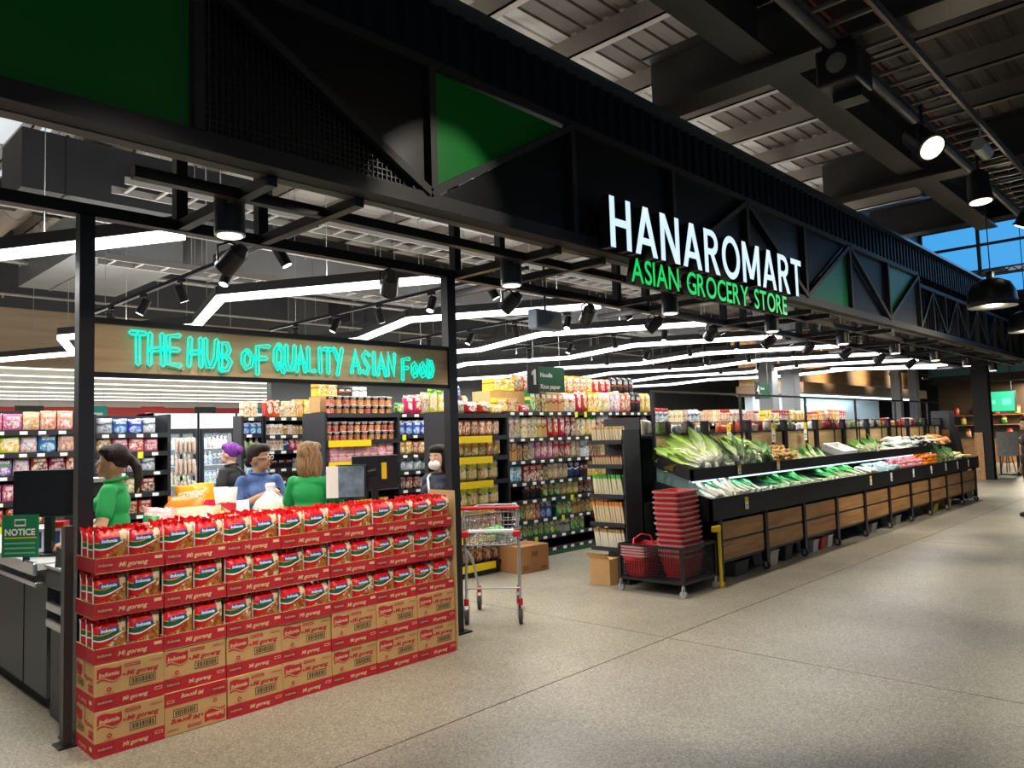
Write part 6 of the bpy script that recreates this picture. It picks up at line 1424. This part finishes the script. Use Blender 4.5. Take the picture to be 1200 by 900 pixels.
c3 = thing('service_counter', 'dark service counter carrying monitors behind the noodle wall', 'counter', (3.25, 4.82, 0)); MB().box(0, .85, 0, .38, 0, .9).build('body', CKD, c3); MB().box(-.02, .87, -.02, .4, .9, .93).build('top', CKL, c3)
monitor('till_monitor', 'black till monitor seen from behind with yellow tag near the right post', (3.62, 5.0, .93), R(-28), .36, .27, .27)
t = bpy.data.objects['till_monitor']; MB().box(.05, .09, -.026, -.021, .35, .48).build('yellow_tag', YEL, t); MB().cyl((-.08, -.04, .2), (-.08, -.04, .46), .022, n=10).cyl((-.1, -.03, .4), (.0, -.02, .42), .03, n=10).build('arm', BLK, t)
m3 = monitor('touch_screen', 'tilted touch screen showing a till menu behind the noodle wall', (3.33, 4.92, .93), R(-42), .23, .26, .22, True); m3.rotation_euler = (R(-8), 0, R(-42))
t = thing('taped_receipt', 'white paper taped beside the touch screen', 'paper', (3.22, 5.02, 1.16), R(-42)); MB().box(-.03, .06, 0, .002, 0, .24).build('sheet', PAPER, t)
t = thing('till_printer', 'small white receipt printer under the till monitor', 'printer', (3.84, 4.96, .93), R(-20)); MB().bbox(-.08, .08, -.07, .07, 0, .16, .012).build('body', WHITE, t); MB().box(-.05, .05, -.072, -.07, .1, .13).build('slot', BLK2, t)
# groceries piled on the bagging counter
PILE = [('peach', 0, 0, .3, .3, .18), ('yellow', .14, .06, .26, .24, .16), ('rose', -.16, .02, .3, .24, .16), ('strawb', .3, .02, .24, .2, .14), ('gold', -.04, .14, .28, .36, .16), ('white', .34, .14, .22, .3, .14), ('yellow', .1, .16, .26, .44, .16), ('pink', -.2, .14, .24, .3, .14), ('white', .24, .2, .24, .4, .14), ('green', -.28, .1, .1, .26, .08)]
for i, (st, dx, dy_, w_, h_, d_) in enumerate(PILE):
    o = put('grocery_bag', unit('bag', sm(st)), None, (2.16+dx, 4.92+dy_, .895), (rnd.uniform(-.15, .15), rnd.uniform(-.2, .2), R(-40)+rnd.uniform(-.5, .5)), (w_, d_, h_)); tag(o, f'{S[st][1]} grocery bag, {nth(i+1)} of the heap on the bagging counter', 'bag', 'groceries heaped on the bagging counter')

# ---------------------------------------------------------------- people
def hair_mat(c):
    m = mat('hair_'+c[1:], c, .6, spec=.25)
    if m.get('strands'): return m
    m['strands'] = 1; N, L, b = nodes(m); tc = N.new('ShaderNodeTexCoord'); mp = N.new('ShaderNodeMapping'); mp.inputs['Scale'].default_value = (95, 95, 9); L.new(tc.outputs['Object'], mp.inputs[0])
    n = N.new('ShaderNodeTexNoise'); n.inputs['Scale'].default_value = 1; n.inputs['Detail'].default_value = 3; L.new(mp.outputs[0], n.inputs['Vector'])
    r = N.new('ShaderNodeMapRange'); L.new(n.outputs['Fac'], r.inputs[0]); r.inputs[1].default_value = .3; r.inputs[2].default_value = .7; r.inputs[3].default_value = .45; r.inputs[4].default_value = 1.7
    v = N.new('ShaderNodeVectorMath'); v.operation = 'SCALE'; v.inputs[0].default_value = srgb(c)[:3]; L.new(r.outputs[0], v.inputs['Scale']); L.new(v.outputs[0], b.inputs['Base Color'])
    bp = N.new('ShaderNodeBump'); bp.inputs['Strength'].default_value = .8; bp.inputs['Distance'].default_value = .006; L.new(n.outputs['Fac'], bp.inputs['Height']); L.new(bp.outputs[0], b.inputs['Normal'])
    return m
def union_mesh(name, mb, m, voxel=.011, smooth=5):
    me = mb.mesh(name, m); o = bpy.data.objects.new(name, me); TMP.collection.objects.link(o)
    r = o.modifiers.new('r', 'REMESH'); r.mode = 'VOXEL'; r.voxel_size = voxel; r.use_smooth_shade = True
    s = o.modifiers.new('s', 'SMOOTH'); s.iterations = smooth; s.factor = .5
    out = evaluated_mesh(o)
    bpy.data.objects.remove(o); out.name = name
    if not out.materials: out.materials.append(m)
    return out
def limb(mb, pts, rs, n=10):
    for i in range(len(pts)-1):
        mb.cyl(pts[i], pts[i+1], rs[i], rs[i+1], n)
    for p, r in zip(pts, rs): mb.ell(p, (r, r, r), n, 6)
def hand(mb, w_, d, up, curl=.5, s=1):
    """palm and five fingers from the wrist along d; up = back of the hand"""
    w_ = Vector(w_); d = Vector(d).normalized(); up = Vector(up); up = (up-d*up.dot(d)).normalized(); sd = d.cross(up).normalized()*s
    for q in (-.026, -.009, .009, .026): limb(mb, [w_+sd*q*.6, w_+d*.085+sd*q], [.014, .013], 8)
    for q, L_ in ((-.028, .06), (-.01, .075), (.009, .08), (.028, .07)):
        p0 = w_+d*.085+sd*q; p1 = p0+(d-up*curl*.5).normalized()*L_*.5; p2 = p1+(d*.6-up*curl*1.4).normalized()*L_*.5; limb(mb, [p0, p1, p2], [.0105, .0095, .008], 7)
    p0 = w_+d*.03+sd*.03; p1 = p0+(d*.6+sd*.8-up*.2).normalized()*.04; p2 = p1+(d*.9+sd*.2-up*curl*.6).normalized()*.035; limb(mb, [p0, p1, p2], [.013, .011, .009], 7)
def person(label, loc, facing, H=1.6, skin='#c79a7c', hairc='#2a1f1b', shirt='#0f9a4a', trousers='#1c1d22', arms=None, headturn=0, hair='bob', sleeve=.55, headpitch=0, extras=None, shirtm=None):
    rz = math.atan2(facing[1], facing[0])+math.pi/2; k = H/1.62
    t = thing('person', label, 'person', loc, rz); t.scale = (k, k, k)
    SKN = mat('skin_'+skin[1:], skin, .5, noise=.04, scale=8); SH = shirtm or mat('shirt_'+shirt[1:], shirt, .75, noise=.05, scale=10, bump=.35, bscale=16); TR = mat('trousers_'+trousers[1:], trousers, .8, bump=.3, bscale=20); HA = hair_mat(hairc)
    arms = arms or {}
    A = {}
    for s in (-1, 1):
        sh = Vector((s*.148, .0, 1.31)); el, wr = arms.get(s, (Vector((s*.2, .02, 1.06)), Vector((s*.2, -.06, .83)))); A[s] = (sh, Vector(el), Vector(wr))
    hc = Vector((0, -.012, 1.505)); HT = Matrix.Rotation(headturn, 3, 'Z') @ Matrix.Rotation(headpitch, 3, 'X')
    hp = lambda v: hc+HT @ Vector(v)
    b = MB()
    for c_, r_ in (((0, 0, .93), (.158, .112, .13)), ((0, -.005, 1.08), (.122, .092, .15)), ((0, -.005, 1.22), (.135, .1, .14)), ((0, .0, 1.315), (.14, .072, .05)), ((0, .005, 1.35), (.085, .06, .045))): b.ell(c_, r_, 16, 10)
    for s in (-1, 1): b.ell((s*.065, -.08, 1.22), (.05, .032, .048), 10, 8)
    limb(b, [(0, .01, 1.33), (0, .0, 1.43)], [.058, .05]); b.ell(hp((0, .01, .015)), (.075, .092, .105), 16, 12, 0, HT); b.ell(hp((0, -.03, -.05)), (.056, .062, .058), 14, 10, 0, HT)
    b.ell(hp((0, -.092, -.012)), (.012, .02, .022), 8, 6, 0, HT); b.ell(hp((0, -.082, .0)), (.009, .014, .03), 8, 6, 0, HT); b.ell(hp((0, -.083, -.055)), (.022, .012, .01), 8, 6, 0, HT); b.ell(hp((0, -.078, -.09)), (.02, .015, .016), 8, 6, 0, HT)
    for s in (-1, 1): b.ell(hp((s*.075, .01, -.01)), (.01, .02, .03), 8, 6, 0, HT)
    for s in (-1, 1):
        sh, el, wr = A[s]; limb(b, [sh, sh.lerp(el, .5), el, el.lerp(wr, .4), wr], [.045, .042, .036, .035, .025]); d = (wr-el).normalized(); hand(b, wr, d, Vector((s*.6, 0, .8)) if abs(d.z) < .8 else Vector((s, 0, 0)), .6, -s)
        limb(b, [(s*.085, 0, .9), (s*.092, -.01, .68), (s*.095, -.015, .48), (s*.097, .01, .3), (s*.1, .02, .09)], [.088, .072, .052, .05, .036]); b.ell((s*.1, -.05, .035), (.042, .115, .035), 12, 8)
    put('body', union_mesh('body', b, SKN, .0095, 4), t)
    c_ = MB(); g = .014
    for q, r_ in (((0, 0, .95), (.158+g, .112+g, .12)), ((0, -.005, 1.08), (.13+g, .098+g, .15)), ((0, -.005, 1.22), (.135+g, .1+g, .14)), ((0, .0, 1.315), (.14+g, .072+g, .05)), ((0, .005, 1.345), (.085+g, .06+g, .04))): c_.ell(q, r_, 16, 10)
    c_.cyl((0, 0, .87), (0, 0, 1.0), .13, .135, 18)
    for s in (-1, 1):
        c_.ell((s*.07, -.085, 1.22), (.055+g*.5, .034+g*.5, .05+g*.5), 10, 8); sh, el, wr = A[s]
        if sleeve <= 1: e2 = sh.lerp(el, sleeve); limb(c_, [sh, e2], [.056, .058]); 
        else: limb(c_, [sh, sh.lerp(el, .5), el, el.lerp(wr, .85)], [.056, .054, .05, .042])
    put('shirt', union_mesh('shirt', c_, SH, .011, 4), t)
    MB().tube([(.075*math.cos(a), .012+.07*math.sin(a), 1.385+.014*math.sin(a)) for a in [2*math.pi*i/16 for i in range(16)]], .014, 6, closed=True).build('collar', SH, t)
    l_ = MB()
    l_.ell((0, 0, .9), (.172, .122, .12), 16, 10)
    for s in (-1, 1): limb(l_, [(s*.085, 0, .88), (s*.092, -.01, .66), (s*.095, -.015, .48), (s*.098, .01, .3), (s*.1, .015, .1)], [.1, .086, .066, .062, .055])
    put('trousers', union_mesh('trousers', l_, TR, .012, 4), t)
    for s in (-1, 1): MB().ell((s*.1, -.05, .04), (.05, .13, .042), 14, 8).box(s*.1-.045, s*.1+.045, -.17, .06, 0, .02).build('shoe', BLK, t)
    h_ = MB(); h_.ell(hp((0, .03, .04)), (.088, .095, .098), 16, 12, 0, HT); h_.ell(hp((0, -.03, .085)), (.075, .06, .045), 14, 8, 0, HT)
    if hair == 'bob':
        h_.ell(hp((0, .045, -.045)), (.1, .075, .135), 16, 12, 0, HT)
        for s in (-1, 1): h_.ell(hp((s*.08, .015, -.05)), (.03, .058, .125), 12, 8, 0, HT)
    elif hair == 'pony':
        h_.ell(hp((0, .12, .02)), (.035, .035, .035), 10, 8); limb(h_, [hp((0, .12, .02)), hp((.01, .165, -.04)), hp((.015, .175, -.12)), hp((.01, .155, -.21))], [.028, .034, .03, .012])
    elif hair == 'bun': h_.ell(hp((0, .12, .045)), (.05, .045, .05), 12, 8)
    elif hair == 'tied': h_.ell(hp((0, .1, -.03)), (.045, .04, .05), 12, 8)
    put('hair', union_mesh('hair', h_, HA, .009, 3), t)
    e_ = MB()
    for s in (-1, 1): e_.ell(hp((s*.03, -.082, .012)), (.011, .006, .006), 8, 6, 0, HT)
    e_.build('eyes', WHITE, t); e_ = MB()
    for s in (-1, 1): e_.ell(hp((s*.03, -.0865, .012)), (.005, .003, .005), 8, 6, 0, HT); e_.ell(hp((s*.03, -.083, .034)), (.016, .006, .003), 8, 6, 0, HT)
    e_.build('brows_and_pupils', HA, t); MB().ell(hp((0, -.094, -.056)), (.021, .004, .006), 8, 6, 0, HT).build('lips', mat('lip', '#a8544e', .5), t)
    if extras: extras(t, A, hp, HT)
    return t
LB = mat('pale_print', '#cfe8d8', .7)
def polo(t, A, hp, HT):
    mb = MB(); quad(mb, -.1, -.05, 1.255, 1.275, -.158, 0); quad(mb, -.09, -.06, 1.28, 1.3, -.155, 0); mb.build('chest_logo', LB, t)
person('cashier in green polo with long dark ponytail facing left at the left checkout', (1.92, 5.72, 0), (-.75, .45), 1.6, '#d0a07e', '#2c2320', '#149a4b', '#1b1c20', {-1: (Vector((-.24, -.1, 1.1)), Vector((-.18, -.3, 1.0))), 1: (Vector((.25, -.02, 1.08)), Vector((.2, -.25, .98)))}, 0, 'pony', .62, extras=polo)
def glasses(t, A, hp, HT):
    mb = MB()
    for s in (-1, 1): mb.tube([hp((s*.032+.023*math.cos(a), -.098, .008+.019*math.sin(a))) for a in [2*math.pi*i/12 for i in range(12)]], .0028, 5, closed=True); mb.tube([hp((s*.055, -.096, .012)), hp((s*.08, 0, .01))], .0025, 5)
    mb.build('glasses', mat('pale_frame', '#e6e0da', .3), t)
    MB().box(.07, .12, -.158, -.152, 1.18, 1.25).build('name_badge', CHAR, t)
person('shopper in blue short sleeved blouse with glasses holding a white carrier bag', (3.16, 6.0, 0), (-.1, -1), 1.58, '#cf9c7c', '#33261f', '#5b78b4', '#22242c', {-1: (Vector((-.23, -.03, 1.08)), Vector((-.07, -.22, 1.2))), 1: (Vector((.22, -.03, 1.08)), Vector((.07, -.22, 1.19)))}, R(38), 'tied', .75, extras=glasses)
cb_ = thing('carrier_bag', 'white plastic carrier bag with green produce held by the blue shopper', 'bag', (3.1, 5.7, .86))
mb = MB(); mb.lathe([(.06, 0), (.12, .03), (.14, .1), (.135, .2), (.105, .27), (.06, .32), (.04, .35), (.045, .39), (.035, .41)], 14); lumpy(mb, .012, 5); mb.build('film', grad_mat('bag_film', [(0, '#b9cf8e'), (.45, '#cfdcb0'), (.65, '#ecece8'), (1, '#f4f2ee')], noise=.2, rough=.3), cb_)
person('cashier in green polo with straight brown bob seen from behind the noodle wall', (3.2, 5.27, 0), (.85, .45), 1.58, '#d9b093', '#8a6a4c', '#149a4b', '#1b1c20', {-1: (Vector((-.25, -.06, 1.08)), Vector((-.16, -.28, 1.0))), 1: (Vector((.25, -.06, 1.08)), Vector((.16, -.3, 1.0)))}, R(-10), 'bob', .65)
def mask(t, A, hp, HT):
    mb = MB(); mb.ell(hp((0, -.06, -.055)), (.06, .052, .048), 14, 10, 0, HT); mb.build('face_mask', mat('mask_white', '#eceae6', .8), t)
    MB().tube([(-.07, .02, 1.41), (-.06, -.09, 1.33), (0, -.135, 1.18), (.02, -.135, 1.05)], .012, 6).build('white_strap', WHITE, t)
person('masked woman with black bob in dark top beside the right post', (4.36, 5.08, 0), (-.85, -.1), 1.52, '#d2a184', '#15120f', '#23293a', '#1b1c20', None, R(10), 'bob', .7, extras=mask)
def satchel(t, A, hp, HT):
    mb = MB(); mb.bbox(-.17, .13, .12, .24, .86, 1.16, .05); mb.build('shoulder_bag', mat('grey_leather', '#45443f', .6), t)
    MB().tube([(-.1, .17, 1.14), (-.06, .13, 1.3), (.02, .02, 1.405), (.03, -.09, 1.3)], .012, 6).build('bag_strap', mat('grey_leather', '#45443f', .6), t)
person('shopper with purple hair in black top carrying a grey bag by the fridges', (3.95, 8.15, 0), (-.55, .8), 1.6, '#e0b39c', '#6d2f86', '#1d1e20', '#141416', {-1: (Vector((-.25, -.08, 1.1)), Vector((-.2, -.32, 1.04))), 1: (Vector((.24, .0, 1.08)), Vector((.22, -.18, .95)))}, 0, 'bun', .6, extras=satchel)
person('passer-by in dark clothes cut off at the right edge of the mall', (15.02, 2.555, 0), (-.4, .9), 1.65, '#c79a7c', '#1d1815', '#26181a', '#131418', None, 0, 'bob', 2)

bpy.data.scenes.remove(TMP)
